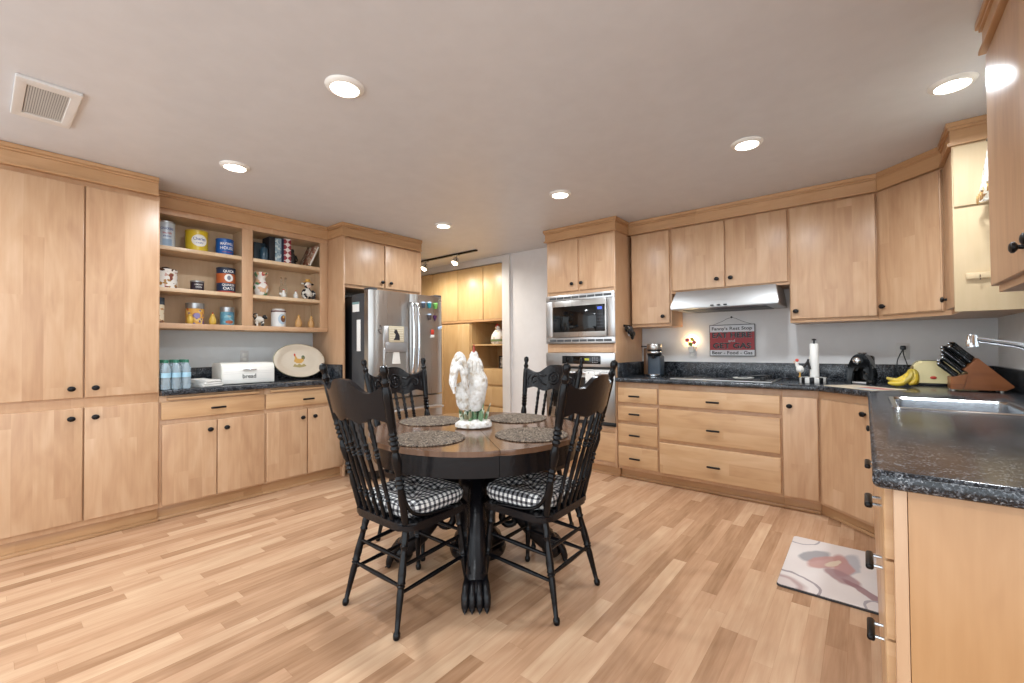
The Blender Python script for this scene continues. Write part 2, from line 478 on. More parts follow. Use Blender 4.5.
# left wall: base cabinets
t = thing('base_cabinet', 'maple base cabinet with one drawer and two doors beside the tall pantry', 'cabinet', (-3.80, .808, 0), RL)
carcass(t, .684, .598, .095, .872, .05)
front(t, 'door', .013, .341, .108, .668, ('k', .297, .602)); front(t, 'door', .348, .678, .108, .668, ('k', .404, .602))
front(t, 'drawer', .008, .678, .703, .828, ('p', .347, .761)); front(t, 'cutting_board', .04, .64, .838, .858)
obj('shoe_moulding', bx(0, .684, .056, .07, 0, .02, .003), MC, t)
t = thing('base_cabinet', 'maple base cabinet with one drawer and two doors beside the fridge enclosure', 'cabinet', (-3.80, 1.492, 0), RL)
carcass(t, .686, .598, .095, .872, .05)
front(t, 'door', .01, .34, .108, .672, ('k', .298, .602)); front(t, 'door', .35, .679, .108, .672, ('k', .404, .602))
front(t, 'drawer', .006, .679, .703, .828, ('p', .344, .759)); front(t, 'cutting_board', .04, .64, .838, .858)
obj('shoe_moulding', bx(0, .686, .056, .07, 0, .02, .003), MC, t)

t = thing('worktop', 'black speckled stone worktop with backsplash under the open shelves', 'worktop', (0, 0, 0))
bm = curve_slab([(XL + .002, .810), (-3.768, .810), (-3.768, 2.176), (XL + .002, 2.176)], [], .874, .914, .011)
obj('slab', bm, GRN, t)
bm = bx(XL + .001, XL + .022, .812, 2.176, .9142, 1.045, .004); box(bm, XL + .022, -3.815, 2.156, 2.176, .9142, 1.045, .004); obj('backsplash', bm, GRN, t)

# open shelf unit (two bays)
t = thing('open_shelf_unit', 'open maple wall shelf unit with two bays of shelves full of tins', 'shelf', (-4.083, .812, 0), RL)
w = 1.362; bm = nb()
z0, z1 = 1.356, 2.262
for a in ((0, .03, 0, .022), (.605, .688, 0, .022), (1.285, w, 0, .022)): box(bm, a[0], a[1], a[2], a[3], 1.3985, 2.2195, .002)
box(bm, 0, w, 0, .022, 2.22, z1, .002); box(bm, 0, w, 0, .022, z0, 1.398, .002)
obj('face_frame', bm, MF, t)
bm = nb(); box(bm, 0, .02, .022, .315, z0, z1); box(bm, 1.342, w, .022, .315, z0, z1); box(bm, .635, .657, .022, .315, z0, z1)
box(bm, .0, w, .305, .315, z0, z1); box(bm, 0, w, .022, .315, 2.225, z1); box(bm, 0, w, .022, .315, z0 + .02, 1.398)
obj('case', bm, MI, t)
for z in (1.668, 1.984):
    for a, b in ((.021, .634), (.658, 1.341)): obj('shelf', bx(a, b, .01, .304, z - .03, z, .003), MI, t)
crown(t, 0, w, .315, (0, 0))

# fridge enclosure
t = thing('fridge_enclosure', 'maple enclosure with a side panel and two doors above the fridge', 'cabinet', (-3.81, 2.178, 0), RL)
bm = bx(0, .02, .0, .588, 0, 2.262, .002); obj('side_panel', bm, MF, t)
bm = bx(.912, .932, .0, .588, 0, 2.262, .002); obj('side_panel', bm, MF, t)
obj('body', bx(.02, .912, .02, .588, 1.78, 2.262, .002), MF, t)
front(t, 'door', .016, .456, 1.808, 2.246, ('k', .424, 1.866)); front(t, 'door', .468, .918, 1.808, 2.246, ('k', .526, 1.866))
crown(t, 0, .932, .588, (1, 0))

# oven tower
t = thing('oven_tower', 'tall maple cabinet tower holding the microwave and wall oven', 'cabinet', (-2.532, 3.685, 0), 0)
w = .767
bm = nb()
box(bm, 0, .02, .02, .6, .09, 2.262, .002); box(bm, w - .02, w, .0, .6, .09, 2.262, .002); box(bm, 0, w, .59, .6, .09, 2.262)
for a in ((1.712, 2.262), (1.140, 1.222), (.40, .455), (.09, .13)): box(bm, .02, w - .02, .018, .59, a[0], a[1], .002)
box(bm, .02, w - .02, .03, .59, .13, .40)
obj('body', bm, MF, t); obj('toe_kick', bx(0, w, .06, .59, 0, .09), MC, t)
front(t, 'door', .014, .372, 1.745, 2.246, ('k', .312, 1.812)); front(t, 'door', .39, .753, 1.745, 2.246, ('k', .416, 1.812))
front(t, 'drawer', .014, .749, .132, .398)
crown(t, 0, w, .6, (1, 1))
obj('shoe_moulding', bx(0, w, .048, .062, 0, .022, .004), MC, t)

# back wall base cabinets
t = thing('drawer_cabinet', 'narrow maple base cabinet with four drawers beside the oven', 'cabinet', (-1.763, 3.685, 0), 0)
carcass(t, .377, .6, .088, .872, .06)
for a, b, p in ((.692, .826, .752), (.527, .66, .593), (.325, .498, .406), (.118, .297, .2)): front(t, 'drawer', .006, .369, a, b, ('p', .172, p))
obj('shoe_moulding', bx(0, .377, .064, .08, 0, .022, .004), MC, t)
t = thing('drawer_cabinet', 'wide maple base cabinet with three drawers under the cooktop', 'cabinet', (-1.386, 3.685, 0), 0)
carcass(t, .908, .6, .088, .872, .06)
for a, b, p in ((.69, .826, .746), (.402, .661, .521), (.114, .372, .234)): front(t, 'drawer', .008, .899, a, b, ('p', .444, p))
obj('shoe_moulding', bx(0, .908, .064, .08, 0, .022, .004), MC, t)
t = thing('base_cabinet', 'narrow one-door maple base cabinet right of the wide drawers', 'cabinet', (-.478, 3.685, 0), 0)
carcass(t, .222, .6, .088, .872, .06)
front(t, 'door', .006, .216, .106, .822, ('k', .05, .757))
obj('shoe_moulding', bx(0, .222, .064, .08, 0, .022, .004), MC, t)
# diagonal corner base: a five-sided carcass
t = thing('corner_cabinet', 'diagonal maple corner base cabinet between cooktop run and sink run', 'cabinet', (-.256, 3.685, 0), 0)
D = .302
def loc45(root):  # front parts on the diagonal need their own turn
    pass
bm = nb(); prism(bm, [(0, .022), (.0, .6), (.94, .6), (.94, -D + .022), (D + .0, -D + .022), (D - .0, -D + .03)], .088, .872, 'z'); obj('body', bm, MF, t)
bm = nb(); prism(bm, [(0, .085), (.0, .59), (.93, .59), (.93, -D + .085), (D + .04, -D + .085)], 0, .088, 'z'); obj('toe_kick', bm, MC, t)
def diag(bm, ox=0, oy=0, a=-PI / 4): return xform(bm, Matrix.Translation((ox, oy, 0)) @ Matrix.Rotation(a, 4, 'Z'))
L45 = D * math.sqrt(2)
bm = bx(.012, L45 - .012, 0, .019, .106, .822)
bmesh.ops.bevel(bm, geom=[e for e in bm.edges if all(v.co.y < .01 for v in e.verts)], offset=.006, segments=3, affect='EDGES')
d = obj('door', bm, MW, t); d.rotation_euler.z = -PI / 4; obj('knob', knob_bm(L45 - .075, .765), BRZ, d)
obj('shoe_moulding', diag(bx(.03, L45 + .03, .066, .082, 0, .022, .004)), MC, t)

# right run (facing left)
FX = .026
t = thing('sink_cabinet', 'maple sink base cabinet with doors on the right run', 'cabinet', (FX, 3.383, 0), RRT)
carcass(t, 1.20, .64, .088, .70, .07)
obj('apron_rail', bx(0, 1.2, .02, .05, .70, .872, .002), MF, t)
front(t, 'door', .02, .40, .106, .822, ('k', .36, .742)); front(t, 'panel', .41, .79, .106, .822); front(t, 'panel', .80, 1.18, .106, .822)
t = thing('drawer_cabinet', 'maple drawer cabinet at the near end of the right counter', 'cabinet', (FX, 2.183, 0), RRT)
w = 2.183 - 1.30
carcass(t, w, .64, .088, .872, .07)
for a, b, p in ((.704, .868, .778), (.524, .698, .621), (.322, .518, .441), (.108, .316, .25)):
    front(t, 'drawer', .45, w - .006, a, b, ('p', .69, p))
front(t, 'drawer', .01, .44, .69, .866, ('p', .22, .775)); front(t, 'panel', .01, .44, .106, .68)
bm = bx(w - .0, w + .022, .017, .04, .0, .872, .002); obj('end_stile', bm, MF, t)
bm = bx(w - .0, w + .020, .041, .66, .0, .872, .001); obj('end_panel', bm, wood('maple_end_panel', '#a5774b', '#b88b5e', '#c69b70', stave=1.3, seglen=3, grain=1.0), t)

# right and back worktop with sink cut-out
t = thing('worktop', 'black speckled stone worktop running from the cooktop round to the sink', 'worktop', (0, 0, 0))
YE = 1.243; XF_ = .008
o = [(-1.763, YW - .002), (-1.763, 3.655), (-.268, 3.655), (XF_, 3.379), (XF_, YE + .012), (XF_ + .012, YE), (XR - .002, YE), (XR - .002, YW - .002)]
SX0, SX1, SY0, SY1 = .095, .52, 2.52, 3.03
bm = curve_slab(o, [rrect(SX0 + .012, SX1 - .012, SY0 + .012, SY1 - .012, .03)], .874, .914, .013)
obj('slab', bm, GRN, t)
bm = bx(-1.762, XR - .002, YW - .022, YW - .001, .9142, 1.045, .004); box(bm, XR - .022, XR - .001, YE + .01, YW - .022, .9142, 1.045, .004)
box(bm, -1.763, -1.743, 3.70, YW - .022, .9142, 1.045, .004)
obj('backsplash', bm, GRN, t)

# wall cabinets, back wall
t = thing('wall_cabinet', 'narrow one-door maple wall cabinet beside the oven tower', 'cabinet', (-1.742, 3.967, 0), 0)
carcass(t, .383, .318, 1.376, 2.262); front(t, 'door', .012, .37, 1.404, 2.252, ('k', .312, 1.468)); crown(t, -.02, 1.82, .318)
t = thing('wall_cabinet', 'two-door maple wall cabinet above the range hood', 'cabinet', (-1.359, 3.967, 0), 0)
carcass(t, .911, .318, 1.668, 2.262); front(t, 'door', .012, .448, 1.690, 2.252, ('k', .39, 1.761)); front(t, 'door', .458, .902, 1.690, 2.252, ('k', .498, 1.761))
t = thing('wall_cabinet', 'wide one-door maple wall cabinet right of the range hood', 'cabinet', (-.448, 3.967, 0), 0)
carcass(t, .526, .318, 1.366, 2.262); front(t, 'door', .008, .518, 1.394, 2.25, ('k', .04, 1.453))
# diagonal corner wall cabinet plus its short right-wall return
t = thing('corner_wall_cabinet', 'diagonal maple corner wall cabinet with a pale end panel', 'cabinet', (.078, 3.967, 0), 0)
E_ = .302
bm = nb(); prism(bm, [(0, .026), (0, .32), (.61, .32), (.61, -.617), (E_ + .026, -.617), (E_ + .026, -E_ + .008), ], 1.366, 2.262, 'z'); obj('body', bm, MF, t)
LE = E_ * math.sqrt(2)
bm = bx(.012, LE - .02, 0, .019, 1.394, 2.25)
bmesh.ops.bevel(bm, geom=[e for e in bm.edges if all(v.co.y < .01 for v in e.verts)], offset=.006, segments=3, affect='EDGES')
d = obj('door', bm, MW, t); d.rotation_euler.z = -PI / 4; obj('knob', knob_bm(.04, 1.455), BRZ, d)
bm = bx(.012, .30, 0, .019, 1.394, 2.25, .004); d = obj('door', bm, MW, t); d.location = (E_, -E_, 0); d.rotation_euler.z = RRT; obj('knob', knob_bm(.045, 1.455), BRZ, d)
bm = nb()
PALE = wood('pale_maple_panel', '#bfa680', '#c9b18d', '#d2bd9c', stave=.5, seglen=3, rough=.7)
obj('end_panel', bx(E_ + .0, .610, -.636, -.6175, 1.366, 2.262, .001), PALE, t)
obj('panel_rail', bx(E_ + .004, .610, -.648, -.6362, 1.93, 2.25, .002), PALE, t)
bm = nb()
for za, zb, p in ((2.262, 2.278, .016), (2.278, 2.347, .006), (2.347, 2.361, .014), (2.361, 2.387, .022)):
    q = p * .41
    poly = [(0, -p), (E_ - p * .41, -E_ - p * .59), (E_ - p, -E_ - p * .41 - .0), (E_ - p, -.636 - p), (.610, -.636 - p), (.610, .32), (0, .32)]
    prism(bm, poly, za, zb, 'z')
TRIM += 1
o = struct('trim_%d' % TRIM, bm, MC); o.location = t.location
obj('hook_rail', bx(.345, .50, -.652, -.6375, 1.535, 1.567, .003), PALE, t)
bm = nb(); tube(bm, [(.395, -.652, 1.553), (.395, -.668, 1.55), (.395, -.668, 1.535), (.395, -.66, 1.528)], .003, 6); obj('hook', bm, CHR, t)

# near right wall cabinet
t = thing('wall_cabinet', 'maple wall cabinet high on the right wall nearest the viewer', 'cabinet', (.36, 2.338, 0), RRT)
w = 1.05
bm = bx(0.004, w, .02, .327, 1.376, 2.262, .002); obj('body', bm, MF, t)
front(t, 'door', .002, .50, 1.400, 2.252, ('k', .432, 1.47)); front(t, 'door', .51, 1.01, 1.400, 2.252, ('k', .55, 1.474))
crown(t, 0.004, w, .327, (1, 0))

# far laundry cabinets in the side room
t = thing('laundry_cabinet', 'honey maple floor-to-ceiling cabinet wall in the side room', 'cabinet', (-5.60, YW, 0), 0)
w = 1.985
bm = nb()
box(bm, 0, 1.37, .02, .6, .09, 2.30); box(bm, 1.372, w, .02, .6, .09, .915); box(bm, 1.372, w, .02, .6, 1.555, 2.30)
box(bm, 1.372, w, .56, .6, .915, 1.555); box(bm, 1.372, 1.385, .02, .6, .915, 1.555); box(bm, w - .015, w, .0, .6, .915, 1.555)
obj('body', bm, MY, t)
obj('shelf', bx(1.386, w - .016, .03, .555, 1.222, 1.242, .002), MY, t)
obj('toe_kick', bx(0, w, .05, .6, 0, .09), MY, t)
for a, b in ((.13, .60), (.61, 1.135), (1.145, 1.62), (1.63, w - .005)): front(t, 'door', a, b, 1.575, 2.295, None, MY)
for a, b in ((.0, .40), (.405, .83), (.84, 1.365)): front(t, 'door', a, b, .11, 1.53, None, MY)
for a, b in ((.71, .905), (.436, .68), (.12, .41)): front(t, 'drawer', 1.378, w - .005, a, b, None, MY)
obj('light_rail', bx(0, w, -.004, .018, 1.545, 1.572, .003), MC, t)

# ------------------------------------------------------------------ dining table
TC = (-1.70, 1.78); TZ = .744; TR = .582
t = thing('dining_table', 'round black pedestal table with brown stained top and lion paw feet', 'table', (TC[0], TC[1], 0))
sa = math.radians(-36.5)       # direction of the split in the top
for k in (0, 1):
    a0 = sa + PI * k; g = .0012 / TR
    pts = [(TR * math.cos(a0 + g + (PI - 2 * g) * i / 48), TR * math.sin(a0 + g + (PI - 2 * g) * i / 48)) for i in range(49)]
    bm = nb(); prism(bm, pts, TZ - .024, TZ, 'z')
    bmesh.ops.bevel(bm, geom=[e for e in bm.edges if abs(e.verts[0].co.z - e.verts[1].co.z) < 1e-5 and e.verts[0].co.xy.length > TR - .01 and e.verts[1].co.xy.length > TR - .01 and (e.verts[0].co - e.verts[1].co).length < .2], offset=.009, segments=3, affect='EDGES')
    obj('tabletop_half', bm, MT, t)
    ro, ri = TR - .022, TR - .045
    arc = [(ro * math.cos(a0 + g + (PI - 2 * g) * i / 48), ro * math.sin(a0 + g + (PI - 2 * g) * i / 48)) for i in range(49)]
    arc += [(ri * math.cos(a0 + g + (PI - 2 * g) * i / 48), ri * math.sin(a0 + g + (PI - 2 * g) * i / 48)) for i in range(48, -1, -1)]
    bm = nb(); prism(bm, arc, TZ - .122, TZ - .0245, 'z'); obj('apron', bm, BLKW, t)
bm = bx(-.45, .45, -.20, .20, TZ - .075, TZ - .025); xform(bm, Matrix.Rotation(sa, 4, 'Z')); obj('slide_rail', bm, BLK, t)
bm = nb(); lathe(bm, [(.10, .055), (.15, .06), (.158, .085), (.15, .108), (.128, .115), (.135, .135), (.128, .155), (.11, .17), (.10, .20), (.10, .26), (.112, .34), (.122, .40), (.125, .46), (.115, .52), (.10, .545),
    (.122, .56), (.13, .58), (.122, .60), (.16, .625), (.20, .64), (.20, TZ - .076)], seg=32); obj('pedestal', bm, BLKW, t)
def table_leg(ang):
    bm = nb()
    # S-scroll: (radius, z, half width, half height) along the leg
    st = [(.075, .45, .040, .09), (.13, .44, .044, .09), (.19, .395, .047, .088), (.245, .315, .048, .084), (.29, .235, .048, .076), (.33, .17, .049, .066), (.37, .125, .051, .058), (.405, .09, .053, .052)]
    cs = [Vector((r, 0, z)) for r, z, _, _ in st]; rings = []
    for i, (r, z, hw, hh) in enumerate(st):
        d = (cs[min(i + 1, len(cs) - 1)] - cs[max(i - 1, 0)]).normalized(); nn = Vector((-d.z, 0, d.x))
        ring = []
        for k in range(16):
            a = 2 * PI * k / 16; ca, sb = math.cos(a), math.sin(a)
            ca = math.copysign(abs(ca) ** .7, ca); sb = math.copysign(abs(sb) ** .7, sb)
            ring.append(cs[i] + nn * (hh * sb) + Vector((0, hw * ca, 0)))
        rings.append(ring)
    loft(bm, rings)
    # scroll under the leg and spine ridges
    tube(bm, [(.15, 0, .30), (.135, 0, .24), (.16, 0, .20), (.20, 0, .205), (.21, 0, .24), (.19, 0, .26)], .020, 10, 3)
    for s in (-.028, 0, .028):
        tube(bm, [(.12, s, .535), (.20, s, .47), (.27, s, .37), (.325, s, .27), (.37, s, .19), (.42, s, .14)], .010, 8, 3)
    xform(bm, Matrix.Rotation(ang, 4, 'Z'))
    leg = obj('leg', bm, BLKW, t)
    bm = nb(); ell(bm, (.415, 0, .066), (.058, .058, .062), 16)
    for i, y in enumerate((-.045, -.0155, .0155, .045)):
        tube(bm, [(.39, y * .9, .125), (.44, y, .108), (.468, y * 1.08, .072), (.478, y * 1.1, .045), (.482, y * 1.1, .022)], [.014, .017, .019, .018, .016], 10, 3)
        ell(bm, (.482, y * 1.1, .0155), (.014, .0125, .0145), 10)
        turn(bm, (.488, y * 1.1, .016), (.502, y * 1.1, .004), [(0, .006), (.6, .0045), (1, .001)], 8)
        ell(bm, (.466, y * 1.08, .079), (.016, .0125, .015), 10)
    xform(bm, Matrix.Rotation(ang, 4, 'Z')); obj('paw', bm, BLKW, leg)
for k in range(4): table_leg(math.radians(-47.6 + 90 * k))

# ------------------------------------------------------------------ chairs (local: seat faces +y, floor z=0)
def vase(n=1):
    return None
def make_chair(label):
    t = thing('dining_chair', label, 'chair', (0, 0, 0), 0, 'pressed-back chairs round the table')
    SZ = .447
    # seat: shield outline, slightly dished edge
    out = []
    for i in range(40):
        a = 2 * PI * i / 40; ca, sb = math.cos(a), math.sin(a)
        x = math.copysign(abs(ca) ** .30, ca); y = math.copysign(abs(sb) ** .30, sb)
        wx = .206 if y > 0 else .212
        out.append((x * wx, y * (.205 if y > 0 else .195)))
    bm = nb(); prism(bm, out, SZ - .034, SZ, 'z')
    bmesh.ops.bevel(bm, geom=[e for e in bm.edges if abs(e.verts[0].co.z - e.verts[1].co.z) < 1e-5], offset=.008, segments=3, affect='EDGES')
    obj('seat', bm, BLKW, t)
    legp = [(0, .012), (.04, .018), (.10, .021), (.16, .017), (.18, .022), (.20, .016), (.23, .0155), (.36, .020), (.44, .0215), (.50, .019), (.515, .0235), (.53, .018), (.545, .022), (.56, .0165), (.62, .0185), (.80, .0145), (.93, .0125), (.945, .018), (.97, .0185), (.99, .016), (1, .013)]
    legp = [(a, r * .83) for a, r in legp]
    feet = {}
    for sx in (-1, 1):
        for nm, tp, ft in (('b', (sx * .145, -.145, SZ - .03), (sx * .196, -.235, 0)), ('f', (sx * .155, .150, SZ - .03), (sx * .188, .188, 0))):
            obj('leg', turn(nb(), tp, ft, legp, 14), BLK, t); feet[nm, sx] = (Vector(tp), Vector(ft))
    def at(k, z):
        a, b = feet[k]; f = (a.z - z) / (a.z - b.z); return a.lerp(b, f)
    sp = [(0, .007), (.1, .008), (.45, .0105), (.55, .0105), (.9, .008), (1, .007)]
    for ka, kb, zs in ((('b', -1), ('b', 1), (.19, .29)), (('f', -1), ('f', 1), (.21, .31)), (('b', -1), ('f', -1), (.165, .265)), (('b', 1), ('f', 1), (.165, .265))):
        for z in zs: obj('stretcher', turn(nb(), at(ka, z), at(kb, z + (.02 if ka[0] != kb[0] else 0)), sp, 10), BLK, t)
    # back posts
    def post(sx, tt): return Vector((sx * .172, -.168, SZ - .005)).lerp(Vector((sx * .238, -.322, 1.125)), tt)
    pp = [(0, .016), (.05, .017), (.13, .0165), (.17, .0185), (.24, .014), (.25, .0205), (.265, .015), (.28, .0215), (.295, .015), (.31, .0205), (.325, .014),
          (.36, .0185), (.42, .0225), (.46, .018), (.475, .0135), (.50, .021), (.515, .0155), (.53, .022), (.545, .0155), (.56, .022), (.575, .0155), (.59, .021), (.605, .017), (.63, .0195), (.80, .020), (.86, .019), (.875, .014), (.90, .0195), (.915, .014), (.935, .012), (.95, .0175), (.97, .020), (.99, .015), (1, .002)]
    for sx in (-1, 1): obj('back_post', turn(nb(), post(sx, 0), post(sx, 1), [(a, r * .93) for a, r in pp], 16), BLK, t)
    # crest rail: bowed, hump in the middle with dips before the posts
    def bow(u): return -.052 * (1 - u * u)
    def crest_pt(u, z, th):
        tt = (z - SZ) / (1.125 - SZ); a = post(-1, tt); b = post(1, tt)
        p = a.lerp(b, (u + 1) / 2); p.y += bow(u) + th; return p
    def topz(u):
        a = abs(u); return 1.010 + .056 * math.exp(-(a / .45) ** 4) * math.cos(a * 1.5) + .034 * max(0, (a - .66) / .34) ** 1.5
    def botz(u): return .905 - .016 * math.cos(u * PI / 2) + .010 * math.cos(u * PI * 3)
    bm = nb(); n = 44; m_ = 10; fr = []; bk = []
    for i in range(n + 1):
        u = -.96 + 1.92 * i / n; f_ = []; b_ = []
        for j in range(m_ + 1):
            z = botz(u) + (topz(u) - botz(u)) * j / m_
            f_.append(crest_pt(u, z, .012)); b_.append(crest_pt(u, z, -.012))
        fr.append(f_ + b_[::-1])
    loft(bm, fr); bmesh.ops.remove_doubles(bm, verts=bm.verts[:], dist=1e-6)
    cr = obj('crest_rail', bm, BLKW, t)
    # pressed carving on the sitter's side
    def relief(pts, r):
        return tube(nb(), [crest_pt(u, z, .013) for u, z in pts], r, 8, 4)
    carv = nb()
    carv.free()
    def add_c(pts, r):
        obj('carved_scroll', relief(pts, r), BLKW, cr)
    add_c([(.19 * math.cos(a), .972 + .042 * math.sin(a)) for a in [2 * PI * i / 12 for i in range(13)]], .0055)
    add_c([(.09 * math.cos(a), .972 + .020 * math.sin(a)) for a in [2 * PI * i / 12 for i in range(13)]], .006)
    for s in (-1, 1):
        add_c([(s * u, z) for u, z in ((.26, .925), (.40, .935), (.52, .965), (.62, .985), (.74, .975), (.76, .95), (.68, .94), (.62, .955))], .006)
        add_c([(s * u, z) for u, z in ((.30, .99), (.42, .985), (.52, 1.0))], .006)
        add_c([(s * u, z) for u, z in ((.80, 1.0), (.88, .97), (.86, .93))], .0055)
    # spindles
    spp = [(0, .0085), (.08, .0095), (.2, .0085), (.215, .0125), (.23, .0085), (.25, .012), (.27, .0085), (.45, .0105), (.62, .0085), (.635, .0125), (.65, .009), (.665, .013), (.68, .009), (.71, .0125), (.725, .0085), (.77, .0125), (.785, .0085), (.84, .0125), (.86, .009), (.92, .0125), (.94, .0085), (1, .0085)]
    for k in range(-2, 3):
        u = k * .27
        top = crest_pt(u, botz(u) + .006, 0); bot = Vector((k * .050, -.172 - .012 * (1 - u * u), SZ - .006))
        obj('spindle', turn(nb(), bot, top, spp, 10), BLK, t)
    # bent hip brackets
    for sx in (-1, 1):
        p0 = post(sx, .22); 
        bm = tube(nb(), [p0 + Vector((0, .012, 0)), p0 + Vector((sx * .004, .02, -.05)), Vector((sx * .182, -.135, SZ + .035)), Vector((sx * .19, -.07, SZ + .012)), Vector((sx * .195, .02, SZ + .008)), Vector((sx * .197, .08, SZ + .004))], .0085, 10, 4)
        obj('hip_bracket', bm, BLK, t)
    return t

CH = [((-1.70, 1.325), 0, 'black pressed-back chair at the near left of the table, its back to the viewer'),
      ((-1.285, 1.765), math.radians(92), 'black pressed-back chair at the right of the table, its back to the drawers'),
      ((-2.13, 1.775), math.radians(-90), 'black pressed-back chair between the table and the fridge'),
      ((-1.725, 2.27), math.radians(180), 'black pressed-back chair at the far side of the table by the oven')]
ch0 = make_chair(CH[0][2]); ch0.location = (*CH[0][0], 0); ch0.rotation_euler.z = CH[0][1]
for (x, y), r, lab in CH[1:]: dup(ch0, (x, y, 0), r, lab)

# gingham cushions
def make_cushion(label):
    bm = nb(); n = 26; hx = .190; rings = []
    btn = [(-.07, -.07), (.07, -.07), (-.07, .07), (.07, .07), (0, 0)]
    def out(a, s):
        ca, sb = math.cos(a), math.sin(a); e = .45
        return Vector((math.copysign(abs(ca) ** e, ca) * hx * s, math.copysign(abs(sb) ** e, sb) * hx * s + .02, 0))
    def topd(p):
        z = .072
        for bx_, by in btn:
            d2 = ((p.x - bx_) ** 2 + (p.y - .02 - by) ** 2); z -= .032 * math.exp(-d2 / .0011)
        return z
    N = 72
    prof = [(0.02, 1), (.2, 1), (.35, 1), (.5, 1), (.62, 1), (.72, 1), (.8, 1), (.87, .985), (.93, .93), (.97, .82), (.995, .66), (1, .5), (.995, .34), (.97, .17), (.93, .06), (.86, 0.0), (.5, 0), (.02, 0)]
    for s, zf in prof:
        ring = []
        for i in range(N):
            p = out(2 * PI * i / N, s)
            p.z = .449 + (topd(p) * zf if zf > .5 else .072 * zf) + .003 * math.sin(i * PI / 3) * (1 if .05 < zf < .95 else .2)
            ring.append(p)
        rings.append(ring)
    loft(bm, rings)
    bm.faces.ensure_lookup_table(); bm.normal_update(); uvl = bm.loops.layers.uv.new('UVMap'); P_ = .0265
    for f in bm.faces:
        nr = f.normal; ax = max(range(3), key=lambda i: abs(nr[i]) * (1.15 if i == 2 else 1))
        for l in f.loops:
            c = l.vert.co
            l[uvl].uv = {0: (c.y / P_, c.z / P_), 1: (c.x / P_, c.z / P_), 2: (c.x / P_, c.y / P_)}[ax]
    o = obj('seat_cushion', bm, GING, None, True, ang=70)
    tag(o, label, 'cushion', 'gingham seat cushions')
    for x, y in btn:
        b = nb(); ell(b, (x, y + .02, .449 + .041), (.008, .008, .004), 10); obj('button', b, BLK, o)
    return o
cu0 = make_cushion('black and white gingham cushion on the chair at the near left of the table')
cu0.location = (*CH[0][0], .0005)
for i, lab in ((1, 'black and white gingham cushion on the chair at the right of the table'), (2, 'black and white gingham cushion on the chair by the fridge'), (3, 'black and white gingham cushion on the far chair by the oven')):
    dup(cu0, (*CH[i][0], .0005), CH[i][1], lab)

# placemats
def placemat(x, y, lab, first=None):
    if first: return dup(first, (x, y, TZ), random.random() * 6, lab)
    bm = nb(); lathe(bm, [(.0005, .0), (.17, 0), (.182, .0015), (.186, .004), (.182, .0065), (.17, .007), (.0005, .007)], seg=48)
    return solo('placemat', bm, WOV, lab, 'placemat', (x, y, TZ), 0, 'woven placemats on the table')
pm = placemat(TC[0] + .02, TC[1] - .375, 'round speckled woven placemat before the near left chair')
placemat(TC[0] + .372, TC[1] + .01, 'round speckled woven placemat before the right chair', pm)
placemat(TC[0] - .372, TC[1] - .02, 'round speckled woven placemat before the chair by the fridge', pm)
placemat(TC[0] - .01, TC[1] + .372, 'round speckled woven placemat before the far chair by the oven', pm)

# rooster figurine
FEA = None
k = NT('white_glazed_feathers'); co = k.n('ShaderNodeTexCoord').outputs['Object']
v = k.n('ShaderNodeTexVoronoi', {'Vector': co, 'Scale': 55.0}); n = k.n('ShaderNodeTexNoise', {'Vector': co, 'Scale': 28.0, 'Detail': 3.0}).outputs[0]
n2 = k.n('ShaderNodeTexNoise', {'Vector': co, 'Scale': 9.0, 'Detail': 2.0}).outputs[0]
c = k.ramp(n, [(.33, lin('#b5a48f')), (.45, lin('#dcd7cf')), (.6, lin('#efedea'))])
k.set(Base_Color=c, Roughness=.3); k.bump(v.outputs[0], .55, .006); FEA = k.m
def feather(bm, pts, w, th, sub=5):
    P = spline([Vector(p) for p in pts], sub); rings = []
    for i, p in enumerate(P):
        f = i / (len(P) - 1); d = (P[min(i + 1, len(P) - 1)] - P[max(i - 1, 0)]).normalized()
        s = d.cross(Vector((0, 1, 0))).normalized() if abs(d.y) < .95 else Vector((1, 0, 0)); nn = d.cross(s)
        ww = w * (.35 + .65 * math.sin(PI * min(1, .15 + f * .8))) ; tt = th * (.5 + .5 * math.sin(PI * min(1, .1 + f * .85)))
        rings.append([p + s * (ww * math.cos(2 * PI * q / 10)) + nn * (tt * math.sin(2 * PI * q / 10)) for q in range(10)])
    loft(bm, rings)
RX, RY = -1.714, 1.765
t = thing('rooster_figurine', 'white ceramic rooster figurine standing on the middle of the table', 'figurine', (RX, RY, TZ + .0005), math.radians(39))
# local x = right in the photo, y = away from the viewer
bm = nb(); lathe(bm, [(.0, 0), (.080, 0), (.096, .008), (.096, .024), (.086, .036), (.06, .046), (.0, .048)], seg=30)
for vtx in bm.verts: vtx.co.x *= 1.08; vtx.co.y *= .8; vtx.co.z += .004 * math.sin(vtx.co.x * 90) if vtx.co.z > .02 else 0
obj('rocky_base', bm, FEA, t)
GRS = patches('painted_grass', '#6f8f6a', ['#3d6345', '#cfd6c4', '#8f8a6a'], 22, .55)
bm = nb()
for i in range(34):
    a = random.uniform(0, 2 * PI); r = random.uniform(.01, .075); x, y = r * math.cos(a), r * .75 * math.sin(a)
    hgt = random.uniform(.05, .115) * (1.1 - r * 4)
    turn(bm, (x, y, .035), (x * 1.35 + random.uniform(-.01, .01), y * 1.3, .05 + hgt), [(0, .010), (.4, .011), (1, .001)], 6)
obj('grass_tuft', bm, GRS, t)
rings = []
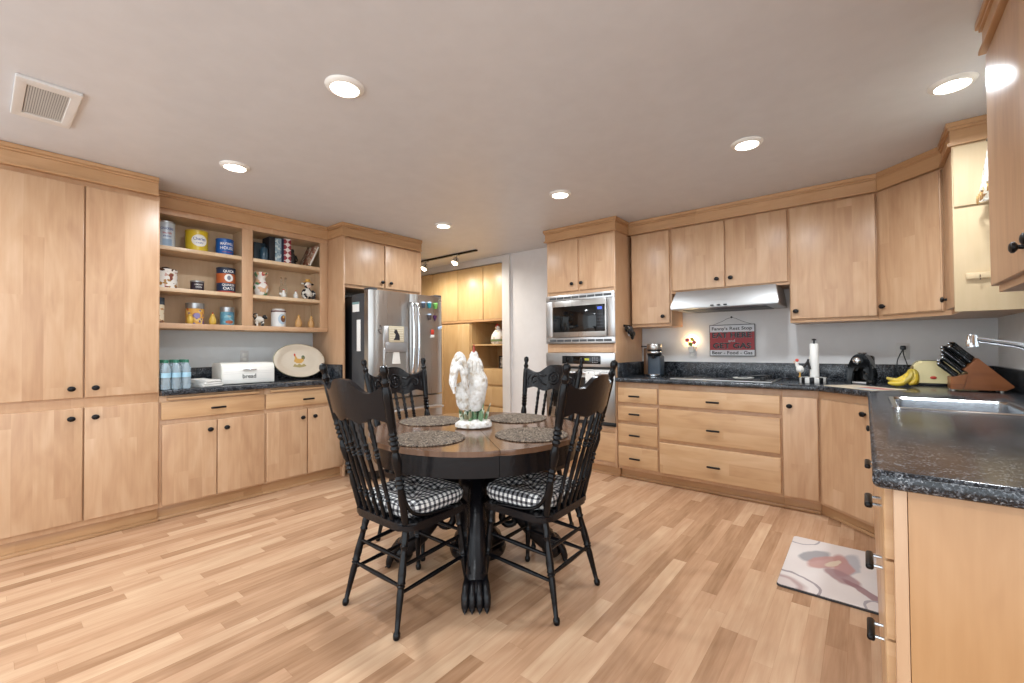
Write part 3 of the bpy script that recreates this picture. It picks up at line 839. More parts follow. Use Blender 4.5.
for z, cx, cy, rx, ry in ((.095, .0, .0, .046, .042), (.12, -.002, .0, .058, .05), (.16, -.004, 0, .070, .06), (.20, -.001, .005, .075, .064), (.24, .004, .012, .072, .062), (.28, .008, .02, .062, .055), (.32, .007, .028, .048, .045), (.36, .003, .034, .035, .035), (.39, .001, .038, .027, .029), (.41, .001, .042, .024, .027), (.427, .001, .045, .014, .017)):
    rings.append([Vector((cx + rx * math.cos(2 * PI * q / 22) * (1 + .03 * math.sin(q * 5 + z * 60)), cy + ry * math.sin(2 * PI * q / 22) * (1 + .03 * math.cos(q * 7 + z * 50)), z)) for q in range(22)])
bm = nb(); loft(bm, rings)
for i in range(26):
    a = 2 * PI * i / 13; z0_ = .335 if i < 13 else .27; rr = .043 if i < 13 else .064
    feather(bm, [(.004 + rr * .6 * math.cos(a), .03 + rr * .6 * math.sin(a), z0_ + .05), (.004 + rr * math.cos(a), .022 + rr * .85 * math.sin(a), z0_), (.002 + rr * 1.1 * math.cos(a), .015 + rr * .95 * math.sin(a), z0_ - .06)], .010, .004, 3)
bd = obj('body', bm, FEA, t)
bm = nb()
for i, (dx, dy, tp) in enumerate(((0, -.03, .400), (-.008, .0, .412), (.010, -.05, .375), (-.014, -.02, .395), (-.004, .02, .405), (-.022, .0, .365), (.0, -.06, .34), (-.012, -.045, .355))):
    feather(bm, [(-.01 + dx * .3, -.02 + dy * .5, .15), (-.035 + dx * .5, -.03 + dy, .25), (-.042 + dx, -.035 + dy, tp - .04), (-.060 + dx, -.04 + dy, tp), (-.084 + dx, -.04 + dy, tp - .018), (-.100 + dx, -.04 + dy, tp - .085 - .012 * (i % 3)), (-.094 + dx * .6, -.04 + dy, tp - .14)], .013, .007, 5)
for i in range(16):
    a = (i % 8) / 7; r_ = i // 8
    feather(bm, [(-.025 - .05 * a, -.045 + .05 * r_, .27 - .02 * a), (-.035 - .045 * a, -.058 + .06 * r_, .21), (-.03 - .045 * a, -.056 + .06 * r_, .15 - .012 * (i % 2)), (-.015 - .04 * a, -.048 + .06 * r_, .105)], .013, .007, 4)
obj('tail', bm, FEA, t)
RED = plain('red_glaze', '#a5432f', .3)
bm = nb()
for i, (dy, hh) in enumerate(((-.006, .030), (.010, .044), (.026, .038), (.040, .024))):
    turn(bm, (.001, .036 + dy, .415), (.001, .036 + dy * 1.1, .425 + hh), [(0, .008), (.4, .0075), (1, .002)], 8)
obj('comb', bm, RED, t)
bm = nb(); turn(bm, (.001, .068, .412), (.001, .098, .402), [(0, .011), (1, .001)], 8); obj('beak', bm, plain('horn_yellow', '#c79a4b', .4), t)
bm = nb(); ell(bm, (.001, .072, .39), (.007, .007, .016), 10); obj('wattle', bm, RED, t)
for s in (-1, 1): obj('eye', ell(nb(), (.001 + s * .020, .058, .415), (.004, .004, .004), 8), BPL, t)

# ------------------------------------------------------------------ refrigerator (local: x right = +Y, front at y=0)
FRX, FRY = -3.40, 2.205
t = thing('refrigerator', 'stainless steel french-door refrigerator in the maple enclosure', 'refrigerator', (FRX, FRY, 0), RL)
FW = .868
DGR = plain('dark_grey_steel', '#4b4e52', .45, .3)
obj('case', bx(.02, FW - .02, .101, .345, .03, 1.70, .006), DGR, t); obj('shaded_rear_case', bx(.045, FW - .045, .3455, .93, .03, 1.69, .004), BPL, t)  # rear section inset and coloured black to stand for shade beside the enclosure panel
obj('grille', bx(.03, FW - .03, .06, .13, .02, .10, .004), BPL, t)
def fdoor(x0, x1, z0, z1):
    bm = bx(x0, x1, 0, .10, z0, z1)
    bm.free(); bm = nb(); pts = []; n = 14; w_ = x1 - x0
    for i in range(n + 1):
        u = -1 + 2 * i / n; pts.append((x0 + w_ * i / n, .030 * abs(u) ** 7 - .010 * (1 - u * u) + .008))
    prism(bm, pts + [(x1, .10), (x0, .10)], z0, z1, 'z', 0)
    return bm
dl = obj('door', fdoor(0, .452, .735, 1.722), STL, t); dr = obj('door', fdoor(.457, FW, .735, 1.722), STL, t)
fz = obj('freezer_drawer', fdoor(0, FW, .10, .722), STL, t)
for d, x in ((dl, .425), (dr, .485)):
    bm = nb(); tube(bm, [(x, -.012, .955), (x, -.05, .985), (x, -.066, 1.12), (x, -.070, 1.30), (x, -.066, 1.48), (x, -.05, 1.60), (x, -.012, 1.63)], .0145, 12, 4); obj('handle', bm, CHR, d)
bm = nb(); tube(bm, [(.06, -.012, .60), (.075, -.05, .605), (.2, -.062, .615), (FW / 2, -.066, .62), (FW - .2, -.062, .615), (FW - .075, -.05, .605), (FW - .06, -.012, .60)], .014, 12, 4); obj('handle', bm, STH, fz)
bm = nb()
for a in ((.13, .40, 1.20, 1.40), (.13, .152, .96, 1.20), (.378, .40, .96, 1.20), (.13, .40, .94, .965)): box(bm, a[0], a[1], -.012, .002, a[2], a[3], .004)
dp = obj('dispenser', bm, STH, dl)
obj('recess', bx(.15, .38, -.004, .001, .96, 1.20), plain('recess_grey', '#8f8b86', .5, .2), dp); obj('control_panel', bx(.147, .383, -.016, -.0105, 1.16, 1.255, .003), plain('panel_grey', '#a5a4a4', .4, .5), dp)
bm = nb(); prism(bm, [(.235, 1.16), (.295, 1.16), (.31, 1.05), (.22, 1.05)], -.012, -.004, 'y'); obj('paddle', bm, WHT, dp)
for z, hh in ((1.722, 1),): obj('hinge_cover', bx(.01, .09, .03, .12, 1.7225, 1.742, .004), DGR, t)
obj('hinge_cover', bx(FW - .09, FW - .01, .03, .12, 1.7225, 1.742, .004), DGR, t)
bm = nb(); box(bm, .795, .825, -.003, .001, 1.672, 1.692, .002); obj('badge', bm, CHR, dr)
def frp(x, z, y=0.0): # a point on the fridge front
    return (FRX - y, FRY + x, z)
def mag(name, parts, label, x, z):
    r = thing(name, label, 'magnet', frp(x, z), RL, 'fridge magnets')
    for nm, bm, m in parts: obj(nm, bm, m, r)
def disc(x, z, r, y0=-.0095, y1=-.0015): return cyl(nb(), (x, y1, z), (x, y0, z), r, 16)
C_ = lambda n, h: plain(n, h, .4)
TEAL, LIME, PURP, REDM, NAVY, SKY = C_('teal_enamel', '#2b9fae'), C_('lime_enamel', '#7cc05a'), C_('purple_enamel', '#4b2452'), C_('red_enamel', '#c8402e'), C_('navy_enamel', '#2b3244'), C_('pale_blue_enamel', '#b3c6e0')
def pail(m1, m2):
    bm = nb(); turn(bm, (0, -.013, -.028), (0, -.013, .018), [(0, .012), (.1, .015), (1, .020)], 14)
    b2 = nb(); turn(b2, (0, -.013, .019), (0, -.013, .032), [(0, .0205), (.5, .021), (1, .014)], 14)
    return [('cup', bm, m1), ('lid', b2, m2)]
mag('fridge_magnet', pail(C_('slate_enamel', '#4d5665'), SKY), 'grey cup-shaped magnet, left in the top row on the fridge', .586, 1.62)
mag('fridge_magnet', pail(TEAL, SKY), 'teal cup-shaped magnet, middle of the top row on the fridge', .664, 1.625)
mag('fridge_magnet', pail(LIME, LIME), 'green cup-shaped magnet, right in the top row on the fridge', .745, 1.62)
mag('fridge_magnet', pail(C_('brown_enamel', '#5d5250'), SKY), 'brown and white magnet below the grey cup magnet on the fridge', .663, 1.505)
bm = nb(); prism(bm, [(-.026, .02), (0, -.034), (.026, .02), (.013, .03), (0, .02), (-.013, .03)], -.010, -.0015, 'y', .002)
mag('fridge_magnet', [('heart', bm, PURP)], 'dark purple heart magnet on the right fridge door', .739, 1.50)
bm = nb(); ell(bm, (0, -.008, 0), (.020, .0065, .015), 12); ell(bm, (.016, -.008, .012), (.011, .006, .012), 10); ell(bm, (-.018, -.008, -.004), (.012, .006, .013), 10)
mag('fridge_magnet', [('flower', bm, SKY)], 'pale blue flower magnet near the right edge of the fridge', .806, 1.40)
bm = bx(-.018, .018, -.014, -.0015, -.005, .045, .005); b2 = bx(-.022, .022, -.012, -.0015, -.035, -.007, .003)
mag('fridge_magnet', [('figure', bm, REDM), ('plinth', b2, WHT)], 'red figure magnet on a white plinth on the right fridge door', .704, 1.335)
bm = bx(-.085, .085, -.003, -.001, -.075, .075, .0008); PB = plain('tan_paper', '#cbbfa4', .8)
r = thing('picture_card', 'tan picture card of a sitting dark animal on the fridge dispenser', 'card', frp(.262, 1.325, -.016), RL); obj('sheet', bm, PB, r)
bm = nb()
for z in (-.055, -.035, -.015, .01, .03, .05): box(bm, -.075, .075, -.0036, -.0031, z, z + .009)
obj('brick_lines', bm, plain('pale_ink', '#ddd5c0', .8), r)
bm = nb(); prism(bm, [(-.035, -.055), (.035, -.055), (.032, -.01), (.012, .02), (.0, .05), (-.008, .035), (-.02, .052), (-.024, .03), (-.03, .015), (-.012, .0), (-.018, -.03)], -.0042, -.0037, 'y'); obj('animal_print', bm, plain('dark_ink', '#25242a', .7), r)
bm = nb(); tube(bm, [(-.0, -.004, .035), (.018, -.0045, .005), (-.014, -.0045, -.01), (.012, -.004, -.045)], .006, 6, 4)
mag('fridge_magnet', [('ribbon', bm, plain('grey_ribbon', '#75706c', .5, .4))], 'twisted grey ribbon magnet beside the picture card on the fridge', .093, 1.37)
# notes on the fridge side (case side at world y = FRY+.02)
for (xx, z, hw, hh, lab) in ((-3.665, 1.58, .055, .045, 'small white note stuck on the dark side of the fridge'), (-3.62, 1.315, .030, .145, 'tall narrow white notepad on the dark side of the fridge')):
    r = thing('paper_note', lab, 'note', (xx, FRY + .0195, z))
    obj('sheet', bx(-hw, hw, -.004, -.0003, -hh, hh, .0006), PAPER, r)
    if hh < .1: obj('header', bx(-hw, hw, -.0048, -.0041, hh - .02, hh, 0), plain('note_teal', '#7fa0a0', .7), r)

# ------------------------------------------------------------------ microwave and wall oven (in the tower)
TX, TY = -2.532, 3.685
t = thing('microwave', 'built-in stainless microwave with a vented trim frame', 'microwave', (TX, TY, 0))
o_ = [(.002, 1.226), (.764, 1.226), (.764, 1.708), (.002, 1.708)]
bm = nb()
for a in ((.004, .763, 1.650, 1.708), (.004, .763, 1.227, 1.288), (.004, .085, 1.289, 1.649), (.688, .763, 1.289, 1.649)): box(bm, a[0], a[1], -.012, .016, a[2], a[3], .003)
fr_ = obj('trim_frame', bm, STH, t)
for z in (1.668, 1.245):
    for i in range(8):
        obj('vent_slot', bx(.05 + i * .086, .05 + i * .086 + .078, -.0138, -.0121, z, z + .022, 0), plain('vent_shadow', '#4e5052', .5, .3), fr_)
obj('case', bx(.09, .684, .03, .45, 1.292, 1.646), DGR, t)
d = obj('door', bx(.088, .685, -.028, .028, 1.291, 1.647, .005), STL, t)
obj('window', bx(.100, .672, -.0315, -.0282, 1.340, 1.592, .001), GLK, d)
kp = obj('keypad', bx(.585, .66, -.0335, -.0317, 1.352, 1.580, .001), plain('keypad_black', '#16181c', .3), d)
obj('display', bx(.60, .645, -.0348, -.0337, 1.545, 1.568, 0), emis('blue_display', '#3f57c8', 1.2), kp)
bm = nb()
for i in range(5):
    for j in range(3): box(bm, .598 + j * .02, .610 + j * .02, -.0346, -.0337, 1.375 + i * .03, 1.385 + i * .03)
obj('button_row', bm, plain('button_grey', '#3d4148', .5), kp)

t = thing('built_in_oven', 'built-in stainless wall oven with black glass door behind the far chair', 'oven', (TX, TY, 0))
obj('case', bx(.035, .735, .03, .5, .462, 1.130), DGR, t)
cp = obj('control_panel', bx(.006, .762, -.02, .03, 1.005, 1.137, .004), STH, t)
obj('glass_panel', bx(.20, .62, -.0225, -.0202, 1.03, 1.108, .001), GLK, cp)
obj('display', bx(.40, .50, -.0238, -.0227, 1.065, 1.085, 0), emis('amber_display', '#8a8a2c', .9), cp)
bm = nb()
for i in range(3):
    for j in range(3): box(bm, .535 + j * .022, .545 + j * .022, -.0238, -.0227, 1.045 + i * .02, 1.053 + i * .02)
obj('button_row', bm, plain('button_pale', '#9c9ca0', .5), cp)
obj('vent', bx(.006, .762, -.006, .03, .985, 1.003), BPL, t)
d = obj('door', bx(.006, .762, -.022, .03, .498, .982, .005), STL, t)
obj('window', bx(.09, .675, -.0245, -.0222, .60, .905, .002), GLK, d)
bm = nb(); tube(bm, [(.05, -.022, .948), (.05, -.062, .948), (.08, -.07, .948), (.69, -.07, .948), (.72, -.062, .948), (.72, -.022, .948)], .012, 10, 3); obj('handle', bm, STH, d)
obj('bottom_trim', bx(.006, .762, -.012, .03, .462, .495, .003), BPL, t)
# towel over the oven handle
bm = nb(); rings = []
for x, sg in ((.50, -1), (.505, 1), (.55, -1), (.60, 1), (.64, -1), (.645, 1)):
    w_ = .004 * sg
    rings.append([Vector((x, y + w_, z)) for y, z in ((-.0905, .74), (-.0905, .84), (-.0905, .94), (-.0855, .958), (-.070, .9645), (-.0545, .958), (-.0495, .94), (-.0485, .85), (-.0525, .85), (-.0535, .938), (-.058, .953), (-.070, .9605), (-.082, .953), (-.0865, .938), (-.0865, .84), (-.0865, .74))])
loft(bm, rings)
solo('hand_towel', bm, patches('white_towel', '#e4e2de', ['#b9b8b8'], 40, .6, .9), 'white hand towel hanging over the oven handle', 'towel', (TX, TY, 0))

# ------------------------------------------------------------------ hood, cooktop, wall items
t = thing('range_hood', 'stainless steel under-cabinet range hood above the cooktop', 'range hood', (0, 0, 0))
bm = nb(); prism(bm, [(4.285, 1.667), (3.875, 1.667), (3.80, 1.545), (3.795, 1.512), (3.82, 1.505), (4.285, 1.505)], -1.285, -.523, 'x', .004)
for v_ in bm.verts:
    if v_.co.z < 1.56: v_.co.x += -.022 if v_.co.x < -.9 else .022
obj('canopy', bm, steel('hood_steel', '#b9b9b9', .42, 0), t)
obj('filter_panel', bx(-1.22, -.59, 3.86, 4.24, 1.500, 1.5045, .001), DGR, t)
for i in range(3): obj('switch', bx(-.98 + i * .05, -.955 + i * .05, 3.783, 3.797, 1.521, 1.531, .002), BPL, t)

t = thing('cooktop', 'black glass electric cooktop with steel rim under the hood', 'cooktop', (-.91, 3.955, .914))
obj('rim', bx(-.375, .375, -.262, .245, .0003, .010, .004), STH, t)
gp = obj('glass', bx(-.362, .362, -.235, .235, .0102, .0135, .001), GLK, t)
BRN = plain('burner_grey', '#2f3033', .3)
for x, y, r in ((-.22, -.10, .085), (-.22, .12, .075), (.10, -.10, .075), (.08, .12, .095)):
    bm = nb()
    lathe(bm, [(r, .0137), (r - .004, .0142), (r - .008, .0137)], (x, y), 30, False); lathe(bm, [(r * .6, .0137), (r * .6 - .003, .0142), (r * .6 - .006, .0137)], (x, y), 30, False); obj('burner', bm, BRN, gp)
for i in range(4): obj('control_knob', turn(nb(), (.30, -.16 + i * .10, .0136), (.30, -.16 + i * .10, .036), [(0, .019), (.5, .018), (1, .015)], 14), BPL, t)
t = thing('spoon_rest', 'white spoon rest with a black spoon lying on the cooktop', 'spoon rest', (-.745, 3.80, .929), .35)
bm = nb(); lathe(bm, [(.0, .0), (.028, 0), (.042, .008), (.045, .016), (.040, .012), (.0, .005)], seg=20)
for v_ in bm.verts: v_.co.x *= 1.7
obj('dish', bm, WHT, t)
bm = nb(); tube(bm, [(-.04, 0, .010), (.0, 0, .017), (.06, .01, .024), (.17, .03, .03)], [.012, .008, .006, .007], 8, 3); obj('spoon', bm, BPL, t)

# hanging sign
t = thing('hanging_sign', 'red and white hanging metal sign on the wall above the cooktop', 'sign', (-.928, YW - .012, 1.242))
Wd, Hd = .374, .285
RDS = plain('sign_red', '#a23138', .5); GRY = plain('sign_white', '#d9dade', .5); INK = plain('sign_black', '#1c1e22', .5); SIL = plain('sign_silver_ink', '#aeb4b4', .5)
obj('board', bx(-Wd / 2, Wd / 2, -.006, .004, -Hd / 2, Hd / 2, .002), plain('sign_edge', '#5b5a5e', .5, .5), t)
obj('top_band', bx(-Wd / 2 + .006, Wd / 2 - .006, -.0075, -.0061, .076, Hd / 2 - .006, 0), GRY, t)
obj('middle_band', bx(-Wd / 2 + .006, Wd / 2 - .006, -.0075, -.0061, -.086, .0755, 0), RDS, t)
obj('bottom_band', bx(-Wd / 2 + .006, Wd / 2 - .006, -.0075, -.0061, -Hd / 2 + .006, -.0865, 0), GRY, t)
for s_, z, sz, fit, m in (("Fanny's Rest Stop", .106, .04, .33, INK), ("Beer - Food - Gas", -.112, .04, .33, INK)):
    bm = text_bm(s_, sz, fit=fit); bmesh.ops.translate(bm, verts=bm.verts[:], vec=(0, -.0082, z)); obj('lettering', bm, m, t)
for s_, z, sz, fit in (('EAT HERE', .045, .068, .32), ('GET GAS', -.050, .068, .31), ('and', -.004, .03, .055)):
    for dx, dy, m in ((.0035, -.0080, INK), (0, -.0086, SIL), (-.0015, -.0092, INK)):
        if s_ == 'and' and m is INK: continue
        bm = text_bm(s_, sz * (1.04 if m is SIL else 1), .0002, fit=fit); bmesh.ops.translate(bm, verts=bm.verts[:], vec=(dx, dy, z)); obj('lettering', bm, m, t)
        if s_ == 'and': break
bm = nb(); tube(bm, [(-.165, -.002, .139), (-.08, -.003, .172), (0, -.004, .207), (.08, -.003, .172), (.165, -.002, .139)], .0016, 6, 2); obj('cord', bm, INK, t)
bm = nb(); turn(bm, (0, .012, .208), (0, -.008, .208), [(0, .003), (.7, .003), (.71, .009), (1, .008)], 12); obj('hook', bm, BRZ, t)

def outlet(x, z, label, loc=None, rot=0):
    r = thing('power_outlet', label, 'outlet', loc or (x, YW, z), rot)
    pl = obj('cover_plate', bx(-.035, .035, -.006, -.0005, -.058, .058, .003), WTR, r)
    for dz in (-.02, .02):
        s_ = obj('socket', bx(-.016, .016, -.0085, -.0062, dz - .014, dz + .014, .003), WHT, pl)
    return r
outlet(-1.272, 1.135, 'white wall outlet behind the flower night light')
outlet(.215, 1.142, 'beige wall outlet with a black plug above the banana bunch')
outlet(0, 0, 'white wall outlet above the bread box', (XL, 1.545, 1.125), RL)
# plug and cord
t = thing('charging_cable', 'black plug and cord hanging from the outlet behind the bananas', 'cord', (.215, YW, 1.165))
obj('plug', bx(-.016, .016, -.045, -.009, -.012, .018, .006), BPL, t)
bm = nb(); tube(bm, [(0, -.042, -.008), (.002, -.05, -.05), (.02, -.045, -.12), (.03, -.05, -.19), (.06, -.09, -.236), (.10, -.12, -.2475)], .0035, 6, 4); tube(bm, [(0, -.042, -.008), (-.02, -.05, -.05), (-.035, -.06, -.10), (-.03, -.06, -.17), (.0, -.09, -.238), (.05, -.13, -.2475)], .0035, 6, 4); obj('cord', bm, BPL, t)
# flower night light
t = thing('night_light', 'lit flower night light plugged into the wall by the sign', 'night light', (-1.272, YW - .009, 1.165))
obj('base', bx(-.022, .022, -.04, 0, -.03, .03, .008), WHT, t)
LEAFG = C_('flower_green', '#8da04a'); PNK = C_('flower_pink', '#c9606a'); YLW = C_('flower_yellow', '#d8c04a')
bm = nb()
for a in range(4): tube(bm, [(0, -.03, .02), (.01 * (a - 1.5), -.035, .05), (.018 * (a - 1.5), -.04, .07)], .0035, 6, 2)
obj('stem', bm, LEAFG, t)
for x, z, m in ((-.032, .085, PNK), (.03, .065, PNK), (-.005, .05, LEAFG), (.012, .09, YLW)):
    bm = nb()
    for a in range(5): ell(bm, (x + .011 * math.cos(a * 1.257), -.045, z + .011 * math.sin(a * 1.257)), (.010, .006, .010), 8)
    ell(bm, (x, -.050, z), (.006, .004, .006), 8); obj('flower', bm, m, t)
obj('bulb', ell(nb(), (0, -.018, .055), (.015, .012, .022), 12), emis('warm_bulb', '#ffd9a0', 16), t)
l = bpy.data.lights.new('lamp', 'POINT'); l.energy = 1.3; l.color = (1, .72, .38); l.shadow_soft_size = .02
o = bpy.data.objects.new('lamp', l); COL.objects.link(o); o.parent = t; o.location = (0, -.036, .08)
# trinkets on the tower side
t = thing('key_hook', 'cluster of dark keys and trinkets on a hook on the tower side', 'hook', (-1.765, 3.93, 1.36), RL)
obj('hook_plate', bx(-.09, .05, -.010, -.0005, .02, .042, .003), BRZ, t)
for i, (x, y, z, r) in enumerate(((-.085, -.03, -.0, .024), (-.06, -.045, -.025, .020), (-.03, -.035, -.04, .024), (-.01, -.055, -.07, .026), (.01, -.035, -.015, .022), (.03, -.05, -.045, .022), (-.045, -.06, -.05, .018))):
    bm = nb(); tube(bm, [(x * .8, -.010, .03), (x, y * .8, .02), (x, y, z + r * .8)], .0025, 6, 2); ell(bm, (x, y, z), (r, .016, r * 1.25), 10)
    obj('trinket', bm, [BPL, BRZ, GRY, BPL, plain('trinket_grey', '#6f7278', .4, .5), BPL, BRZ][i], t)

# ------------------------------------------------------------------ left counter
ZC = .9143
t = thing('bread_box', 'white metal bread box lettered bread on the left counter', 'bread box', (-3.895, 1.405, ZC), RL)
bw, bd_, bh = .39, .225, .172
prof = [(0, .006), (0, bh - .045), (.006, bh - .02), (.022, bh - .005), (.045, bh), (bd_ - .02, bh), (bd_, bh - .015), (bd_, .006)]
bm = nb(); prism(bm, prof, -bw / 2, bw / 2, 'x', .003)
obj('shell', bm, plain('bread_box_white', '#e6e4dc', .4), t)
lid = obj('lid', bx(-bw / 2 + .012, bw / 2 - .012, -0.0035, -.0003, .012, bh - .046, .0015), WHT, t)
obj('handle', bx(-.05, .05, -.018, -.0035, .112, .120, .002), CHR, lid)
for z in (.035, .085, .10): obj('rib', bx(-bw / 2 + .014, bw / 2 - .014, -.0046, -.0036, z, z + .002, 0), WTR, lid)
bm = text_bm('bread', .048, fit=.10); bmesh.ops.translate(bm, verts=bm.verts[:], vec=(0, -.0056, .062)); obj('lettering', bm, plain('bread_grey', '#6b6a68', .6), lid)
for x in (-1, 1):
    for y in (.02, bd_ - .02): obj('foot', cyl(nb(), (x * (bw / 2 - .02), y, 0), (x * (bw / 2 - .02), y, .0055), .008, 10), BPL, t)

GCAP = C_('green_cap', '#2c6e58'); LABB = plain('bottle_label_blue', '#9cc3d6', .5)
PETB = glass('water_filled_plastic', '#d9e8f0', .08, 1.2); PETB.node_tree.nodes['Principled BSDF'].inputs['Transmission Weight'].default_value = .72
def bottle(label):
    r = thing('water_bottle', label, 'bottle', (0, 0, 0), 0, 'water bottles beside the pantry')
    bm = nb(); lathe(bm, [(.0, .002), (.020, 0), (.027, .004), (.0275, .02), (.0255, .025), (.0275, .03), (.0275, .05), (.026, .054), (.0275, .058), (.0275, .10), (.025, .115), (.016, .133), (.0125, .138), (.0125, .146)], seg=18)
    for v_ in bm.verts: v_.co.z *= 1.36
    obj('body', bm, PETB, r)
    bm = nb(); lathe(bm, [(.0281, .085), (.0281, .118)], seg=18, cap=False); obj('label_band', bm, LABB, r)
    bm = nb(); lathe(bm, [(.0146, .188), (.015, .190), (.015, .206), (.012, .209), (.0, .209)], seg=16); obj('cap', bm, GCAP, r)
    return r
rows = ['at the counter edge', 'second from the counter edge', 'third from the counter edge']
b0 = None
for j in range(3):
    cols = ['against the pantry side', 'in the middle column', 'nearest the folded towel']
    for i in range(3):
        lab = 'clear green-capped water bottle %s, %s' % (cols[i], rows[j])
        loc = (-3.802 - .060 * j, .842 + .0585 * i, ZC)
        if b0 is None: b0 = bottle(lab); b0.location = loc
        else: dup(b0, loc, 0, lab)

t = thing('folded_towel', 'folded white towel lying between water bottles and bread box', 'towel', (-3.93, 1.105, ZC), .25)
TW = plain('towel_white', '#dedbd6', .95, 0, (220, .4, .003))
for k, (z, w_) in enumerate(((.0, .07), (.017, .066), (.034, .058))):
    pts = [(-.10, 0), (.10, 0), (.108, .004), (.11, .009), (.106, .0145), (.09, .0165), (0, .019), (-.09, .0165), (-.107, .012), (-.108, .005)]
    bm = nb(); prism(bm, [(x * (1 - .04 * k), zz + z * 1.0) for x, zz in pts], -w_, w_, 'y', .003)
    for v_ in bm.verts: v_.co.z += (.012 * max(0, -v_.co.x / .1) if k else 0) + .002 * math.sin(v_.co.y * 60 + k) * (1 if v_.co.z > .01 else 0)
    xform(bm, Matrix.Rotation(.08 * k, 4, 'Z')); obj('towel_fold', bm, TW, t)

# oval platter on an easel
t = thing('display_platter', 'large oval cream platter with a small painted rooster, leaning at the backsplash', 'platter', (-4.07, 1.885, ZC), RL)
PL = plain('platter_cream', '#d6c8b4', .3); bm = nb(); rings = []
for s_, y in ((0.02, .0), (.62, .0), (.70, -.004), (.78, -.012), (.97, -.026), (1.0, -.024), (.98, -.016), (.8, -.002), (.68, .010), (.02, .012)):
    rings.append([Vector((.234 * s_ * math.cos(2 * PI * i / 56), y, .160 * s_ * math.sin(2 * PI * i / 56))) for i in range(56)])
loft(bm, rings)
RM = Matrix.Translation((0, 0, .168)) @ Matrix.Rotation(-.30, 4, 'X') @ Matrix.Rotation(.0, 4, 'Z')
dsh = obj('dish', xform(bm, RM), PL, t)
bm = nb(); rings = []
for s_, y in ((.985, -.0285), (1.003, -.025), (1.003, -.021), (.96, -.0255)): rings.append([Vector((.234 * s_ * math.cos(2 * PI * i / 56), y, .160 * s_ * math.sin(2 * PI * i / 56))) for i in range(56)])
loft(bm, rings, False); obj('rim_band', xform(bm, RM), plain('rim_olive', '#96906f', .4), dsh)
OCH = C_('ochre_glaze', '#d3a24c')
def flat(pts, y=-.0016): 
    bm = nb(); f = [bm.verts.new((x, y, z)) for x, z in pts]; g = [bm.verts.new((x, y + .0014, z)) for x, z in pts]
    bm.faces.new(f); bm.faces.new(g[::-1])
    for i in range(len(pts)): bm.faces.new((f[i], f[(i + 1) % len(pts)], g[(i + 1) % len(pts)], g[i]))
    return bm
def blob(cx, cz, rx, rz, n=14): return [(cx + rx * math.cos(2 * PI * i / n), cz + rz * math.sin(2 * PI * i / n)) for i in range(n)]
for nm, pts, m in (('bird_print', [(-.045, .0), (-.03, .03), (-.035, .055), (-.02, .05), (-.01, .025), (.02, .02), (.035, .045), (.055, .035), (.045, .0), (.02, -.02), (-.02, -.02)], OCH), ('comb_print', blob(-.03, .06, .008, .014), REDM), ('tail_print', blob(.045, .035, .016, .02), C_('olive_green', '#5c7050')), ('grass_print', [(-.06, -.05), (-.04, -.025), (-.02, -.04), (0, -.022), (.02, -.04), (.045, -.025), (.065, -.05), (.0, -.062)], C_('straw_green', '#a5935a'))):
    obj(nm, xform(flat(pts, -.0020), RM), m, dsh)
e = thing('plate_easel', 'black wire easel holding the oval cream platter', 'easel', (-4.07, 1.885, ZC), RL)
bm = nb()
for x in (-.11, .11):
    tube(bm, [(x, -.065, .03), (x, -.062, .012), (x, -.03, .004), (x, .06, .004), (x, .11, .004)], .004, 8, 3); tube(bm, [(x, .045, .006), (x * .9, .10, .12)], .004, 8)
tube(bm, [(-.11, .06, .005), (.11, .06, .005)], .004, 8); obj('wire_frame', bm, BPL, e)

# ------------------------------------------------------------------ shelf contents (facing +X)
SXW = -4.22; Z3, Z2, Z1 = 1.9845, 1.6685, 1.3985
GRP = 'tins and ornaments on the open shelves'
def tin(name, label, y, z, r, h, mb, ml=None, lid_h=.012, x=SXW, band=None, cat='tin', knob=False):
    t = thing(name, label, cat, (x, y, z), RL)
    bm = nb(); lathe(bm, [(.0, 0), (r - .002, 0), (r, .002), (r, h - lid_h - .001), (r - .001, h - lid_h)], seg=30); body = obj('body', bm, mb, t)
    bm = nb(); lathe(bm, [(r + .0012, h - lid_h), (r + .0018, h - lid_h + .002), (r + .0018, h - .002), (r, h), (.0, h)], seg=30)
    lid = obj('lid', bm, ml or mb, t)
    for z0_, z1_, m in band or []:
        bm = nb(); lathe(bm, [(r + .0006, z0_), (r + .0006, z1_)], seg=30, cap=False); obj('label_band', bm, m, body)
    t['_r'] = r; del t['_r']
    return t, body, r
def lettered(body, r, s, size, z, fit, m, name='lettering'):
    obj(name, wrap(text_bm(s, size, .0003, fit=fit), r + .0012, z), m, body)
def wrapped(body, r, pts, z, m, name='print', d=.0009):
    """flat outline subdivided and bent round the tin"""
    bm = flat(pts, -.0004); bmesh.ops.triangulate(bm, faces=bm.faces[:]); bmesh.ops.subdivide_edges(bm, edges=bm.edges[:], cuts=3, use_grid_fill=True)
    return obj(name, wrap(bm, r + d, z), m, body)
PWB = plain('pale_blue_tin', '#c7d2dc', .35, .1); BLUEI = plain('blue_ink', '#3d5c9c', .5); REDI = plain('red_ink', '#b54a4a', .5)
YEL = plain('yellow_tin', '#d5b92a', .3); RBL = plain('royal_blue_tin', '#1f5fae', .3); WINK = plain('white_ink', '#e9e9e6', .5); STN = plain('tin_metal', '#b3b6b8', .3, .8)
t, b, r = tin('biscuit_tin', 'tall pale blue lettered tin at the left of the top shelf', .925, Z3, .062, .205, PWB, STN)
lettered(b, r, 'CRACKERS', .024, .145, .085, BLUEI); lettered(b, r, 'SALTED', .018, .11, .06, REDI); lettered(b, r, 'FRESH', .016, .085, .05, BLUEI)
wrapped(b, r, [(-.03, -.025), (.03, -.025), (.03, .025), (-.03, .025)], .04, plain('panel_blue', '#93abc4', .5))
